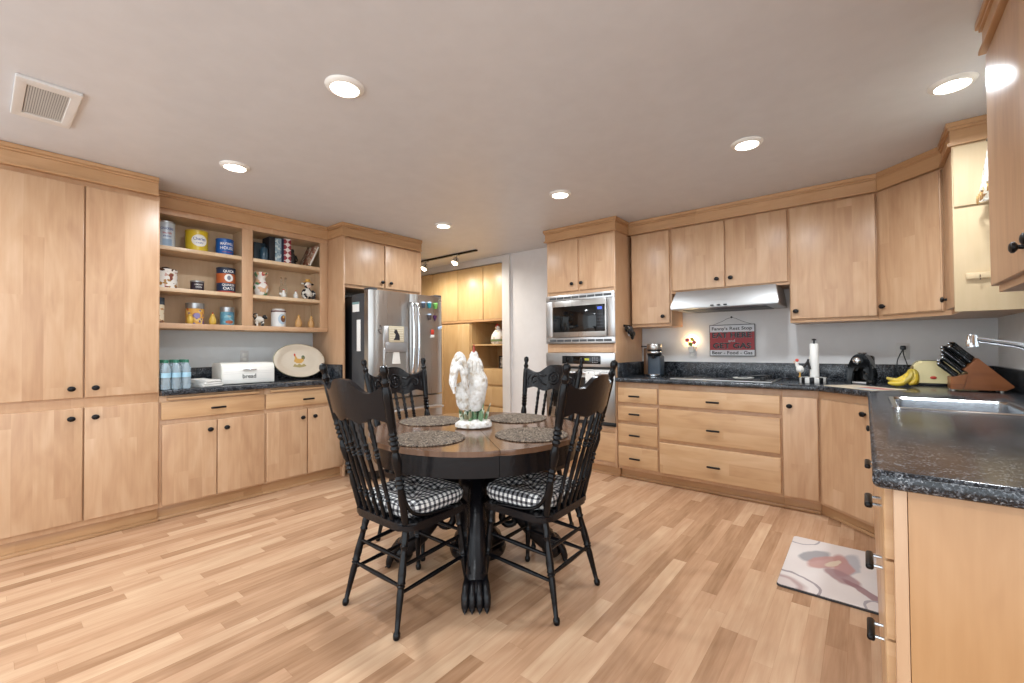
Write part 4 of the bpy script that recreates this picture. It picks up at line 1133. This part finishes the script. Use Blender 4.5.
t, b, r = tin('chip_tin', 'yellow tin with a white oval and blue script on the top shelf', 1.131, Z3, .077, .172, YEL, plain('yellow_lid', '#c9ad2c', .3))
wrapped(b, r, blob(0, 0, .056, .048, 24), .088, WINK); lettered(b, r, 'Charles', .034, .10, .088, BLUEI); lettered(b, r, 'CHIPS', .016, .068, .05, BLUEI)
t, b, r = tin('coffee_tin', 'royal blue coffee tin with white lettering on the top shelf', 1.331, Z3, .064, .143, RBL, RBL)
lettered(b, r, 'MAXWELL', .032, .098, .105, WINK); lettered(b, r, 'HOUSE', .034, .062, .105, WINK); obj('print', wrap(text_bm('GOOD TO THE LAST DROP', .01, .0003, fit=.075), r + .0012, .03), REDI, b)
t, b, r = tin('cookie_jar', 'white jar with brown and red blotches at left of the middle shelf', .930, Z2, .072, .150, patches('blotched_glaze', '#e9e6e0', ['#a9814e', '#a9814e', '#7c4338', '#cfa79a'], 26, .63, .25), patches('blotched_lid', '#e9e6e0', ['#b28146', '#4b3326'], 26, .60, .25), .022, cat='jar')
obj('knob', ell(nb(), (0, 0, .160), (.030, .022, .013), 12), C_('dark_brown_glaze', '#3a2a24'), t)
t, b, r = tin('cocoa_tin', 'small dark tin with white lettering in the middle shelf', 1.135, Z2, .046, .084, plain('dark_plum_tin', '#2d2330', .35), STN, .012)
lettered(b, r, 'HERSHEY', .016, .052, .06, WINK); lettered(b, r, 'COCOA', .016, .032, .045, WINK)
t, b, r = tin('oats_canister', 'navy and orange oats canister with round white emblem on the middle shelf', 1.341, Z2, .069, .216, plain('navy_card', '#20304e', .5), plain('navy_lid', '#232936', .5), .014, band=[(.085, .165, plain('orange_card', '#b55c2c', .5)), (.002, .018, plain('red_card', '#a8402e', .5))])
lettered(b, r, 'QUICK', .028, .183, .085, WINK); wrapped(b, r, blob(0, 0, .033, .033, 20), .128, WINK, d=.0016); wrapped(b, r, blob(0, 0, .014, .019, 14), .128, plain('grey_ink', '#7c7f8c', .5), d=.0024)
lettered(b, r, 'QUAKER', .026, .068, .10, WINK); lettered(b, r, 'OATS', .032, .038, .085, WINK)
t, b, r = tin('mason_jar', 'cream jar with a dark lid half hidden at left of the bottom shelf', .885, Z1, .036, .20, patches('jar_pattern', '#dccdb2', ['#b98a57', '#7e5a43'], 30, .62, .4), plain('slate_lid', '#4c5763', .4, .3), .055, cat='jar')
t, b, r = tin('candy_tin', 'large orange tin with silver lid on the bottom shelf', 1.120, Z1, .062, .172, patches('orange_print', '#cf9a45', ['#b5562c', '#d8b56d', '#6a5c86'], 24, .60, .4), STN, .045)
wrapped(b, r, blob(0, 0, .022, .022, 14), .07, plain('lilac_ink', '#8d84b0', .5))
t, b, r = tin('tea_tin', 'blue tin with silver lid at right of the left bottom shelf', 1.351, Z1, .052, .155, patches('teal_print', '#5c93a8', ['#7fb1bd', '#4f7f9a'], 26, .6, .4), STN, .042)
wrapped(b, r, blob(0, 0, .03, .014, 14), .028, plain('rust_ink', '#a85a3a', .5)); lettered(b, r, 'TEA', .02, .075, .03, plain('pale_ink2', '#c9c2ae', .5))
def chick(label, y, z, h, m, mc, x=SXW + .04, turn_=0, cat='figurine'):
    t = thing('chicken_figurine', label, cat, (x, y, z), RL + turn_)
    k = h / .1; bm = nb()
    lathe(bm, [(.0, 0), (.018 * k, 0), (.024 * k, .008 * k), (.027 * k, .03 * k), (.024 * k, .05 * k), (.016 * k, .066 * k), (.013 * k, .074 * k), (.014 * k, .082 * k), (.009 * k, .091 * k), (.0, .094 * k)], seg=18)
    tube(bm, [(.0, .018 * k, .03 * k), (.0, .034 * k, .045 * k), (.0, .042 * k, .062 * k)], [.012 * k, .010 * k, .005 * k], 8, 2)
    obj('body', bm, m, t)
    obj('beak', turn(nb(), (0, -.012 * k, .080 * k), (0, -.024 * k, .076 * k), [(0, .004 * k), (1, .0005)], 8), OCH, t)
    bm = nb()
    for d in (-.008, 0, .008): ell(bm, (0, d * k, (.097 - abs(d) * .5) * k), (.003 * k, .0055 * k, .0085 * k), 8)
    obj('comb', bm, mc, t)
    for s_ in (-1, 1): obj('eye', ell(nb(), (s_ * .011 * k, -.007 * k, .083 * k), (.002 * k, .002 * k, .002 * k), 6), BPL, t)
    return t
YCH = C_('yellow_chick', '#cfa947'); WCH = C_('white_hen', '#e4e2dd'); TAN = C_('tan_hen', '#c99a62')
chick('yellow chick figurine in front of the large orange tin', 1.066, Z1, .085, YCH, C_('tan_comb', '#b58b4a'), SXW + .085)
chick('yellow chick figurine with a red comb between orange and blue tins', 1.232, Z1, .10, YCH, REDM)
chick('white hen figurine in front of the clear bottle on the middle shelf', 1.783, Z2, .075, WCH, REDM, SXW + .07, .9)
chick('small white hen figurine left of the spotted cow on the middle shelf', 1.909, Z2, .078, WCH, REDM)
chick('tan hen figurine next to the lettered crock on the bottom shelf', 1.935, Z1, .118, TAN, OCH)
chick('tan hen figurine at the right end of the bottom shelf', 2.055, Z1, .112, TAN, OCH)
# top shelf right bay
def book(label, y0, y1, h, m, d=.15, x=-4.13, page=True):
    t = thing('book', label, 'book', (x, (y0 + y1) / 2, Z3), RL, 'books on the top shelf')
    w_ = (y1 - y0) / 2 - .0006
    bm = bx(-w_, w_, 0, .004, 0, h, .001); box(bm, -w_, -w_ + .002, .004, d, 0, h); box(bm, w_ - .002, w_, .004, d, 0, h)
    obj('cover', bm, m, t); obj('pages', bx(-w_ + .0021, w_ - .0021, .0042, d - .004, .003, h - .003), PAPER, t)
    return t
t = thing('photo_box', 'dark teal picture stand at the left of the upper right shelf', 'frame', (-4.2, 1.60, Z3), RL)
obj('panel', bx(-.048, .048, 0, .012, 0, .165, .002), plain('dark_teal', '#23343e', .4), t)
bm = nb(); lathe(bm, [(.0, 0), (.032, 0), (.036, .03), (.034, .09), (.022, .118), (.0, .125)], (.018, -.045), 18); obj('jar', bm, plain('smoky_blue', '#2c4656', .2), t)
bk = book('thick black book on the top right shelf', 1.652, 1.702, .222, plain('black_cloth', '#15181f', .6))
bk = book('pale blue book standing beside the thick black book', 1.7025, 1.757, .218, patches('blue_cover', '#8ba2ae', ['#5f7f92', '#b9c6c8'], 26, .55, .5))
bk = book('thin navy book right of the pale blue book', 1.7575, 1.779, .225, plain('navy_cloth', '#18243f', .6))
t = thing('argyle_box', 'tall red and white diamond-patterned box on the top right shelf', 'box', (-4.13, 1.812, Z3), RL)
k = NT('red_white_diamonds'); co = k.n('ShaderNodeTexCoord').outputs['Object']; sp = k.n('ShaderNodeSeparateXYZ', {0: co})
u_ = k.math('FLOOR', k.math('DIVIDE', k.math('ADD', k.math('ADD', sp.outputs[0], sp.outputs[1]), sp.outputs[2]), .05)); w2 = k.math('FLOOR', k.math('DIVIDE', k.math('SUBTRACT', sp.outputs[2], sp.outputs[0]), .05))
ch_ = k.math('MODULO', k.math('ABSOLUTE', k.math('ADD', u_, w2)), 2.0)
k.set(Base_Color=k.mix(ch_, lin('#e1dcd8'), lin('#8f2f3a')), Roughness=.4)
obj('body', bx(-.032, .032, 0, .10, 0, .205, .003), k.m, t); obj('lid', bx(-.033, .033, -.001, .101, .2055, .228, .003), k.m, t)
t = thing('dark_statuette', 'small dark seated statuette beside the diamond-patterned box', 'figurine', (-4.17, 1.873, Z3), RL)
bm = nb(); lathe(bm, [(.0, 0), (.030, 0), (.032, .01), (.028, .03), (.026, .07), (.02, .10), (.012, .115), (.015, .128), (.012, .145), (.0, .152)], seg=18); tube(bm, [(-.024, -.01, .09), (-.034, -.02, .05), (-.02, -.032, .03)], .008, 8, 2); tube(bm, [(.024, -.01, .09), (.034, -.02, .05), (.02, -.032, .03)], .008, 8, 2)
obj('figure', bm, C_('dark_bronze_glaze', '#1d1a19'), t)
t = thing('cook_book', 'book leaning back diagonally at the right of the top shelf', 'book', (-4.12, 2.035, Z3), RL)
MB_ = Matrix.Translation((-.04, 0, .0118)) @ Matrix.Rotation(.42, 4, 'Y')
obj('cover', xform(bx(-.006, .010, -.0, .19, .004, .222, .001), MB_), patches('sepia_cover', '#a58a74', ['#5d4438', '#d3c7b4', '#8c4f38'], 20, .56, .4), t)
obj('pages', xform(bx(.0105, .024, .003, .187, .007, .219, 0), MB_), PAPER, t); obj('back_cover', xform(bx(.0245, .028, 0, .19, .004, .222, .001), MB_), C_('tan_cover', '#b3a184'), t)
# middle shelf right bay
t = thing('leaf_vase', 'white vase with red and green leaves at left of the right middle shelf', 'vase', (SXW, 1.615, Z2), RL)
bm = nb(); lathe(bm, [(.0, 0), (.04, 0), (.052, .02), (.062, .07), (.06, .10), (.045, .13), (.036, .15), (.04, .17), (.056, .20), (.058, .215), (.053, .213), (.033, .165), (.0, .16)], seg=26); obj('body', bm, patches('leaf_glaze', '#e6e1da', ['#5f8a62', '#b5564f', '#d9b08c'], 17, .58, .3), t)
t = thing('glass_bottle', 'clear glass bottle with two necks behind the white hen', 'bottle', (SXW - .02, 1.82, Z2), RL)
bm = nb(); lathe(bm, [(.0, 0), (.032, 0), (.034, .01), (.034, .10), (.026, .125), (.0, .13)], seg=18); obj('body', bm, GLS, t)
for s_ in (-1, 1): 
    bm = nb(); turn(bm, (s_ * .014, 0, .125), (s_ * .02, 0, .185), [(0, .010), (1, .008)], 10); nk = obj('neck', bm, GLS, t); bm = nb(); turn(bm, (s_ * .02, 0, .1855), (s_ * .021, 0, .20), [(0, .009), (1, .008)], 10); obj('stopper', bm, C_('cork', '#9a7e5e'), nk)
COW = patches('cow_hide', '#e2ddd3', ['#17161a', '#17161a'], 17, .54, .5)
t = thing('cow_figurine', 'black and white sitting cow figurine at right of the middle shelf', 'figurine', (SXW + .03, 2.025, Z2), RL)
bm = nb(); ell(bm, (0, .01, .058), (.052, .045, .06), 16); ell(bm, (-.038, -.04, .02), (.018, .03, .018), 10); ell(bm, (.038, -.04, .02), (.018, .03, .018), 10)
tube(bm, [(-.04, -.01, .09), (-.055, -.03, .06), (-.04, -.05, .045)], .013, 8, 2); tube(bm, [(.04, -.01, .09), (.055, -.03, .06), (.04, -.05, .045)], .013, 8, 2); obj('body', bm, COW, t)
bm = nb(); ell(bm, (0, -.005, .142), (.033, .030, .036), 14); ell(bm, (-.045, 0, .155), (.018, .008, .009), 8); ell(bm, (.045, 0, .155), (.018, .008, .009), 8); hd = obj('head', bm, COW, t)
obj('muzzle', ell(nb(), (0, -.032, .130), (.024, .014, .017), 12), C_('cow_muzzle', '#d8b7a4'), hd)
bm = nb(); lathe(bm, [(.04, .172), (.042, .175), (.022, .18), (.02, .20), (.0, .204)], (0, -.003), 18); obj('hat', bm, OCH, t)
# bottom shelf right bay
t = thing('cow_creamer', 'small black and white cow creamer at left of the right bottom shelf', 'creamer', (SXW, 1.608, Z1), RL)
bm = nb(); ell(bm, (-.005, 0, .062), (.042, .028, .030), 14); ell(bm, (.04, -.004, .088), (.020, .017, .018), 12); ell(bm, (.05, -.006, .08), (.013, .012, .011), 10)
tube(bm, [(-.045, 0, .075), (-.058, 0, .10), (-.03, 0, .115), (-.02, 0, .09)], .005, 6, 3); obj('body', bm, COW, t)
for x in (-.028, .022):
    for y in (-.014, .014): obj('leg', turn(nb(), (x, y, .045), (x, y, 0), [(0, .011), (.8, .008), (1, .010)], 8), COW, t)
t, b, r = tin('lettered_crock', 'white crock with a bird picture and dark rim on the bottom shelf', 1.768, Z1, .061, .150, plain('crock_white', '#d9d8d6', .3), C_('crock_brown', '#5a2f2c'), .012, cat='crock')
wrapped(b, r, blob(.012, 0, .040, .048, 18), .072, plain('pale_sky_ink', '#a9bccb', .5)); wrapped(b, r, blob(.018, .004, .024, .032, 14), .072, C_('bird_brown', '#6a4330'), d=.0018); wrapped(b, r, blob(.022, .02, .01, .012, 10), .072, OCH, d=.0026)
bm = nb(); lathe(bm, [(.058, .1502), (.055, .158), (.05, .168), (.0, .171)], seg=24); obj('cover', bm, plain('crock_lid', '#cfcac6', .3), t)

# ------------------------------------------------------------------ back counter
t = thing('coffee_maker', 'black and silver capsule coffee maker in the corner by the oven tower', 'coffee maker', (-1.545, 4.06, ZC))
bm = nb(); lathe(bm, [(.0, 0), (.058, 0), (.062, .005), (.062, .018), (.058, .022), (.0, .022)], (0, -.05), 26); obj('drip_base', bm, CHR, t)
obj('column', bx(-.062, .062, -.04, .08, .0, .195, .02, 3), plain('slate_plastic', '#3a444f', .4), t)
bm = nb(); lathe(bm, [(.0, .19), (.060, .19), (.066, .20), (.066, .25), (.0, .25)], (0, -.02), 28); obj('head', bm, BPL, t)
bm = nb(); lathe(bm, [(.0, .2502), (.068, .2502), (.07, .256), (.07, .292), (.064, .302), (.0, .304)], (0, -.02), 28); obj('top_cap', bm, STL, t)
bm = nb(); lathe(bm, [(.067, .214), (.0685, .216), (.0685, .232), (.067, .234)], (0, -.02), 28, False); obj('chrome_band', bm, CHR, t)
obj('spout', turn(nb(), (0, -.055, .19), (0, -.06, .165), [(0, .02), (1, .012)], 12), BPL, t)
obj('water_tank', bx(-.118, -.064, .0, .085, .01, .265, .012), plain('amber_plastic', '#5b402c', .15), t)
obj('lever', bx(-.135, -.07, -.015, .01, .272, .285, .004), BPL, t)

t = thing('paper_towel_holder', 'checkered holder with a rooster and a white paper towel roll', 'paper towel holder', (-.302, 3.895, ZC))
k = NT('black_white_checks'); co = k.n('ShaderNodeTexCoord').outputs['Object']; sp = k.n('ShaderNodeSeparateXYZ', {0: co})
ang_ = k.math('FLOOR', k.math('MULTIPLY', k.math('ARCTAN2', sp.outputs[1], sp.outputs[0]), 2.86)); 
k.set(Base_Color=k.mix(k.math('MODULO', k.math('ABSOLUTE', ang_), 2.0), lin('#e6e4e0'), lin('#131316')), Roughness=.35)
bm = nb(); lathe(bm, [(.0, 0), (.084, 0), (.086, .003), (.086, .038), (.082, .042), (.0, .042)], seg=36); obj('base', bm, k.m, t)
obj('rod', turn(nb(), (.01, 0, .042), (.01, 0, .325), [(0, .006), (.955, .006), (.957, .014), (.98, .015), (1, .006)], 12), BPL, t)
bm = nb(); lathe(bm, [(.016, .043), (.0285, .043), (.0295, .046), (.0275, .286), (.0265, .289), (.016, .289)], (.01, 0), 30); lathe(bm, [(.016, .043), (.016, .289)], (.01, 0), 20, False)
obj('paper_roll', bm, PAPER, t)
r_ = thing('rooster_ornament', 'black and white rooster ornament on the paper towel holder base', 'figurine', (-.378, 3.862, ZC + .0423))
for v_ in (0,): pass
bm = nb(); ell(bm, (0, 0, .058), (.027, .020, .028), 14); tube(bm, [(-.012, 0, .07), (-.02, 0, .10), (-.018, 0, .112)], [.013, .011, .011], 10, 2); obj('body', bm, WCH, r_)
bm = nb()
for i in range(4): tube(bm, [(.018, 0, .068), (.04 + .004 * i, 0, .095 + .010 * i), (.058 - .003 * i, .0, .085 + .014 * i), (.062 - .004 * i, 0, .06 + .012 * i)], .006, 8, 3)
obj('tail', bm, BPL, r_)
bm = nb(); ell(bm, (-.018, 0, .124), (.012, .004, .012), 8); ell(bm, (-.028, 0, .104), (.004, .003, .009), 8); obj('comb', bm, REDM, r_)
bm = nb(); turn(bm, (-.028, 0, .113), (-.042, 0, .110), [(0, .004), (1, .001)], 8); obj('beak', bm, OCH, r_)
for s_ in (-1, 1): obj('leg', turn(nb(), (.0, s_ * .008, .036), (-.002, s_ * .008, 0), [(0, .005), (.8, .004), (1, .010)], 8), OCH, r_)

t = thing('pod_machine', 'glossy black arch-shaped coffee machine with a chrome top on the corner counter', 'coffee maker', (-.022, 3.99, ZC), -.25)
bm = nb()
out = [(-.075, 0), (-.078, .07), (-.066, .14), (-.045, .19), (-.02, .212), (.02, .212), (.045, .19), (.066, .14), (.078, .07), (.075, 0)]
inn = [(.045, .0), (.045, .09), (.03, .125), (-.03, .125), (-.045, .09), (-.045, .0)]
prism(bm, out + inn, -.045, .06, 'y', .006); obj('shell', bm, GLK, t)
obj('back', bx(-.05, .05, .061, .13, .0, .20, .018, 3), GLK, t)
bm = nb(); turn(bm, (-.012, -.0455, .165), (-.012, -.075, .165), [(0, .026), (.6, .026), (.8, .022), (1, .012)], 20); obj('chrome_nozzle', bm, CHR, t)
bm = nb(); lathe(bm, [(.0, .213), (.022, .213), (.03, .217), (.026, .222), (.0, .223)], (0, .02), 20); obj('chrome_cap', bm, CHR, t)
obj('drip_tray', bx(-.040, .040, -.055, .04, .001, .016, .004), STL, t)

# bananas
BAN = patches('banana_yellow', '#d8b83a', ['#c9a62c', '#b8a040'], 14, .6, .45)
t = thing('banana_bunch', 'bunch of yellow bananas leaning beside the cream toaster', 'bananas', (.205, 3.835, ZC))
top = Vector((.028, .01, .118))
for (a, b_, c_) in (((.01, -.015, .075), (-.045, -.03, .040), (-.098, -.03, .058)), ((.012, -.035, .06), (-.035, -.055, .024), (-.092, -.055, .026)), ((.038, -.02, .07), (.034, -.035, .035), (.010, -.045, .021)), ((.045, .005, .07), (.045, .0, .035), (.034, -.01, .020))):
    bm = nb(); tube(bm, [top, (top + Vector(a)) / 2 + Vector((.004, -.004, .006)), a, b_, c_], lambda f: .006 + .0145 * math.sin(PI * min(1, max(0, (f - .12) / .88)) ** .8) ** .6 if f > .14 else .006, 9, 5); obj('banana', bm, BAN, t)
obj('stem', turn(nb(), top - Vector((0, 0, .004)), top + Vector((.004, .004, .018)), [(0, .010), (1, .007)], 8), C_('stem_brown', '#6e5a2a'), t)

# toaster
t = thing('toaster', 'cream rounded toaster with a red badge behind the knife block', 'toaster', (.405, 4.10, ZC))
pr = rrect(-.155, .155, -.02, .166, .052, 7); pr = [(x, max(.018, z)) for x, z in pr]; bm = nb(); prism(bm, pr, -.085, .085, 'y')
bmesh.ops.bevel(bm, geom=[e for e in bm.edges if abs(e.verts[0].co.y - e.verts[1].co.y) < 1e-6], offset=.012, segments=4, affect='EDGES')
bmesh.ops.remove_doubles(bm, verts=bm.verts[:], dist=1e-5)
obj('shell', bm, CRM, t); obj('base', bx(-.145, .145, -.075, .075, 0, .0175, .004), BPL, t)
bm = nb()
for y in (-.03, .03): obj('bread_slot', bx(-.105, .105, y - .013, y + .013, .1645, .1675, .001), BPL, t)
bm = nb(); ell(bm, (-.055, -.0865, .055), (.017, .004, .010), 14); obj('badge', bm, REDM, t)
obj('lever', bx(-.172, -.1555, -.02, .02, .105, .118, .004), BPL, t); obj('dial', turn(nb(), (-.155, 0, .06), (-.168, 0, .06), [(0, .016), (1, .014)], 14), BPL, t)

# knife block with knives
t = thing('knife_block', 'slanted wooden knife block full of black-handled knives', 'knife block', (0, 3.72, ZC), 0)
KB = wood('acacia_block', '#7c451d', '#97582a', '#ad6b38', vertical=False, stave=.09, seglen=1.0)
obj('main_block', prism(nb(), [(.445, .008), (.612, .008), (.650, .032), (.506, .196), (.446, .124), (.470, .108)], -.06, .07, 'y', .003), KB, t)
obj('front_block', prism(nb(), [(.392, .008), (.4445, .008), (.4688, .106), (.452, .094), (.392, .080)], -.06, .07, 'y', .003), KB, t)
for x, y in ((.405, -.045), (.405, .055), (.60, -.045), (.60, .055)): obj('foot', cyl(nb(), (x, y, 0), (x, y, .0075), .008, 10), WHT, t)
KN = 0
def knife(p, L, label, first=None):
    d = Vector((-.68, 0, .73)).normalized()
    k_ = thing('kitchen_knife', label, 'knife', p, 0, 'knives in the wooden block')
    bm = nb(); tube(bm, [d * 0, d * L * .2, d * L * .6, d * L * .92, d * L], [.012, .011, .0125, .014, .012], 10, 2)
    for v_ in bm.verts: v_.co.y *= .75
    h_ = obj('handle', bm, GLK, k_)
    bm = nb(); turn(bm, d * (L + .0005), d * (L + .008), [(0, .0115), (.7, .0105), (1, .005)], 12); obj('end_cap', bm, CHR, h_)
    for f in (.3, .6): obj('rivet', ell(nb(), tuple(d * L * f + Vector((0, -.0085, 0))), (.0022, .001, .0022), 8), CHR, h_)
    return k_
n0 = ['front', 'middle', 'back']
for row, (x, z, L, rn) in enumerate(((.490, .180, .105, 'top row'), (.466, .151, .115, 'second row'), (.456, .118, .10, 'third row'), (.428, .092, .085, 'lowest row'))):
    for j, dy in enumerate((-.035, .005, .045)):
        if row == 3 and j == 2: continue
        knife((x + .010 * (j - 1), 3.72 + dy, ZC + z + .0095 * (j - 1)), L + .012 * (j == 1) + .02, 'black-handled kitchen knife, %s of the %s in the wooden block' % (n0[j], rn))

# cutting mat lying along the diagonal counter edge
t = thing('cutting_mat', 'thin cream cutting mat with a red stripe on the diagonal counter', 'cutting mat', (-.015, 3.60, ZC), -PI / 4)
obj('sheet', curve_slab(rrect(-.185, .185, -.115, .115, .012), [], 0, .004, .001), C_('mat_cream', '#d5c6ae'), t)
obj('red_stripe', bx(.0, .17, -.03, .05, .0041, .0047), plain('mat_red', '#b8706c', .5), t); obj('blue_stripe', bx(.03, .18, -.10, -.06, .0041, .0047), plain('mat_blue', '#8ea0b0', .5), t)

# sink and faucet
t = thing('kitchen_sink', 'stainless steel drop-in sink in the right stone counter', 'sink', (0, 0, 0))
bm = nb(); rings = []
def rr(x0, x1, y0, y1, r, z): return [Vector((x, y, z)) for x, y in rrect(x0, x1, y0, y1, r, 6)]
i_ = .0
rings = [rr(SX0 - .008, SX1 + .008, SY0 - .008, SY1 + .008, .04, .9145), rr(SX0 - .004, SX1 + .004, SY0 - .004, SY1 + .004, .038, .9195), rr(SX0 + .012, SX1 - .012, SY0 + .012, SY1 - .012, .035, .9190),
         rr(SX0 + .020, SX1 - .020, SY0 + .020, SY1 - .020, .035, .910), rr(SX0 + .024, SX1 - .024, SY0 + .024, SY1 - .024, .04, .76), rr(SX0 + .05, SX1 - .05, SY0 + .05, SY1 - .05, .05, .742), rr(SX0 + .19, SX1 - .19, SY0 + .19, SY1 - .19, .03, .738)]
loft(bm, rings, False); bm.faces.new([v_ for v_ in bm.verts[-28:]]) if False else None
obj('basin', bm, SNK, t)
bm = nb(); lathe(bm, [(.0, .7375), (.035, .7375), (.045, .7405), (.045, .7425), (.0, .740)], ((SX0 + SX1) / 2, (SY0 + SY1) / 2), 20)
obj('drain', bm, CHR, t); obj('basin_floor', bx(SX0 + .06, SX1 - .06, SY0 + .06, SY1 - .06, .732, .7372), SNK, t)
t = thing('faucet', 'long-armed chrome faucet over the sink', 'faucet', (.60, 2.77, ZC))
bm = nb(); lathe(bm, [(.0, 0), (.034, 0), (.036, .006), (.030, .014), (.026, .03), (.024, .11), (.027, .12), (.027, .17), (.022, .19), (.0, .195)], seg=24); obj('body', bm, CHR, t)
bm = nb(); tube(bm, [(-.01, 0, .15), (-.03, 0, .215), (-.085, -.012, .262), (-.16, -.02, .282), (-.235, -.03, .297)], [.016, .0145, .0135, .0125, .0125], 14, 5); sp_ = obj('spout', bm, WHT if False else CHR, t)
bm = nb(); turn(bm, (-.236, -.031, .316), (-.238, -.0315, .262), [(0, .012), (.1, .016), (.5, .017), (.6, .020), (.95, .020), (1, .017)], 18); obj('spray_head', bm, CHR, sp_)
bm = nb(); tube(bm, [(.0, 0, .19), (.01, -.01, .215), (.04, -.05, .235), (.06, -.09, .24)], [.012, .010, .009, .009], 10, 3); obj('lever', bm, CHR, t)

# lace valance over the window
LACE = patches('lace_white', '#e2ddd4', ['#c4bba9', '#d3c9b8'], 40, .55, .9)
t = thing('window_valance', 'white lace valance with tan trim hanging over the sink window', 'curtain', (.572, 2.85, 0))
rings = []
n = 60
for z in (2.235, 2.10, 1.98, 1.92):
    k_ = (2.235 - z) / .315
    rings.append([Vector((-.055 - .028 * k_ + (.010 + .018 * k_) * math.sin(i * 1.05) - .02 * math.sin(PI * i / n) , -.38 + .80 * i / n, z - (.02 * math.sin(i * .52) if z < 1.95 else 0))) for i in range(n + 1)])
bm = nb(); loft(bm, rings, False, False)
bmesh.ops.solidify(bm, geom=bm.faces[:], thickness=.003); obj('lace', bm, LACE, t)
obj('rod', turn(nb(), (-.06, -.40, 2.245), (-.06, .44, 2.245), [(0, .009), (1, .009)], 10), BRZ, t)
for y in (-.39, .43): obj('bracket', bx(-.065, .117, y - .006, y + .006, 2.236, 2.254, .002), BRZ, t)
bm = nb()
for i in range(20):
    y = -.37 + i * .04; prism(bm, [(y - .016, 1.93), (y, 1.952), (y + .016, 1.93), (y, 1.905)], -.115, -.109, 'x')
for v_ in bm.verts: v_.co.x += .0
obj('trim', bm, C_('tan_trim', '#b98f58'), t)

# floor mat
k = NT('printed_floor_mat'); co = k.n('ShaderNodeTexCoord').outputs['Object']
nz = k.n('ShaderNodeTexNoise', {'Vector': co, 'Scale': 5.0, 'Detail': 3.0}); dis = k.n('ShaderNodeVectorMath', {0: nz.outputs['Color'], 1: (.5, .5, .5)}, operation='SUBTRACT')
dsc = k.n('ShaderNodeVectorMath', {0: dis.outputs[0]}, operation='SCALE'); dsc.inputs['Scale'].default_value = .09
pos = k.n('ShaderNodeVectorMath', {0: co, 1: dsc.outputs[0]}, operation='ADD').outputs[0]
def emask(cx, cy, rx, ry, a, soft=.25, ring=None):
    mp = k.n('ShaderNodeMapping', {'Vector': pos}, vector_type='TEXTURE'); mp.inputs['Location'].default_value = (cx, cy, 0); mp.inputs['Rotation'].default_value = (0, 0, a); mp.inputs['Scale'].default_value = (rx, ry, 50)
    ln = k.n('ShaderNodeVectorMath', {0: mp.outputs[0]}, operation='LENGTH').outputs['Value']
    if ring: return k.math('LESS_THAN', k.math('ABSOLUTE', k.math('SUBTRACT', ln, 1.0)), ring)
    mr = k.n('ShaderNodeMapRange', {0: ln, 1: 1.0 - soft, 2: 1.0, 3: .85, 4: 0.0}); return mr.outputs[0]
c = k.mix(nz.outputs[0], lin('#d2c6c1'), lin('#ddd5d0'))
for (cx, cy, rx, ry, a, h, rg) in ((.05, .08, .05, .20, -.15, '#a8a6ab', None), (.02, .06, .05, .16, .1, '#b3847f', None), (-.10, .10, .05, .12, -.5, '#8f8d90', None), (-.05, .06, .055, .15, -.55, '#b68880', None), (-.02, .07, .022, .07, -.5, '#d3c3ab', None), (.03, -.08, .06, .12, .75, '#99777a', None), (.12, -.19, .028, .13, .72, '#8e686c', None), (-.21, -.32, .11, .11, 0, '#a58985', None), (-.21, -.32, .07, .07, 0, '#cfc2bd', None), (-.21, -.32, .15, .15, 0, '#9a8f90', .05), (-.20, .33, .10, .10, 0, '#a39b9d', .06), (.20, -.33, .09, .09, 0, '#a39b9d', .06)):
    c = k.mix(emask(cx, cy, rx, ry, a, ring=rg), c, lin(h))
k.set(Base_Color=c, Roughness=.75)
t = thing('floor_mat', 'cushioned printed floor mat with pinkish figure before the sink', 'floor mat', (-.135, 2.855, .0006))
obj('pad', curve_slab(rrect(-.226, .226, -.346, .346, .02), [], 0, .010, .003), plain('mat_backing', '#3a3839', .7), t)
obj('printed_top', curve_slab(rrect(-.224, .224, -.344, .344, .02), [], .0102, .014, .0015), k.m, t)

# laundry shelves
t = thing('hen_cookie_jar', 'white hen cookie jar with red comb on the side room shelf', 'jar', (-3.815, 4.42, 1.2425))
bm = nb(); lathe(bm, [(.0, 0), (.085, 0), (.10, .02), (.105, .07), (.095, .12), (.07, .16), (.05, .185), (.035, .20), (.0, .21)], seg=26); obj('body', bm, patches('hen_white', '#e4dfd6', ['#c9bba6'], 20, .6, .35), t)
bm = nb(); ell(bm, (.0, -.02, .215), (.034, .036, .034), 14); obj('head', bm, WCH, t)
bm = nb()
for i, d in enumerate((-.022, 0, .022)): ell(bm, (0, -.02 + d, .255 - abs(d) * .5), (.008, .014, .024), 8)
obj('comb', bm, REDM, t); bm = nb(); turn(bm, (0, -.052, .213), (0, -.078, .206), [(0, .009), (1, .001)], 8); obj('beak', bm, OCH, t)
bm = nb(); lathe(bm, [(.1062, .035), (.1068, .05), (.1062, .065)], seg=26, cap=False); obj('green_band', bm, C_('band_green', '#6f7f55'), t)
t = thing('framed_photo', 'small dark picture frame on the lower side room shelf', 'frame', (-3.77, 4.45, .9155))
bm = nb()
for a in ((-.062, .062, 0, .016), (-.062, .062, .154, .17), (-.062, -.046, .016, .154), (.046, .062, .016, .154)): box(bm, a[0], a[1], -.008, .010, a[2], a[3], .002)
obj('frame', bm, BRZ, t); obj('picture', bx(-.0455, .0455, -.002, .008, .0165, .1535), patches('grey_photo', '#8c857c', ['#3c3a3a', '#b9b3a8'], 24, .55, .4), t)
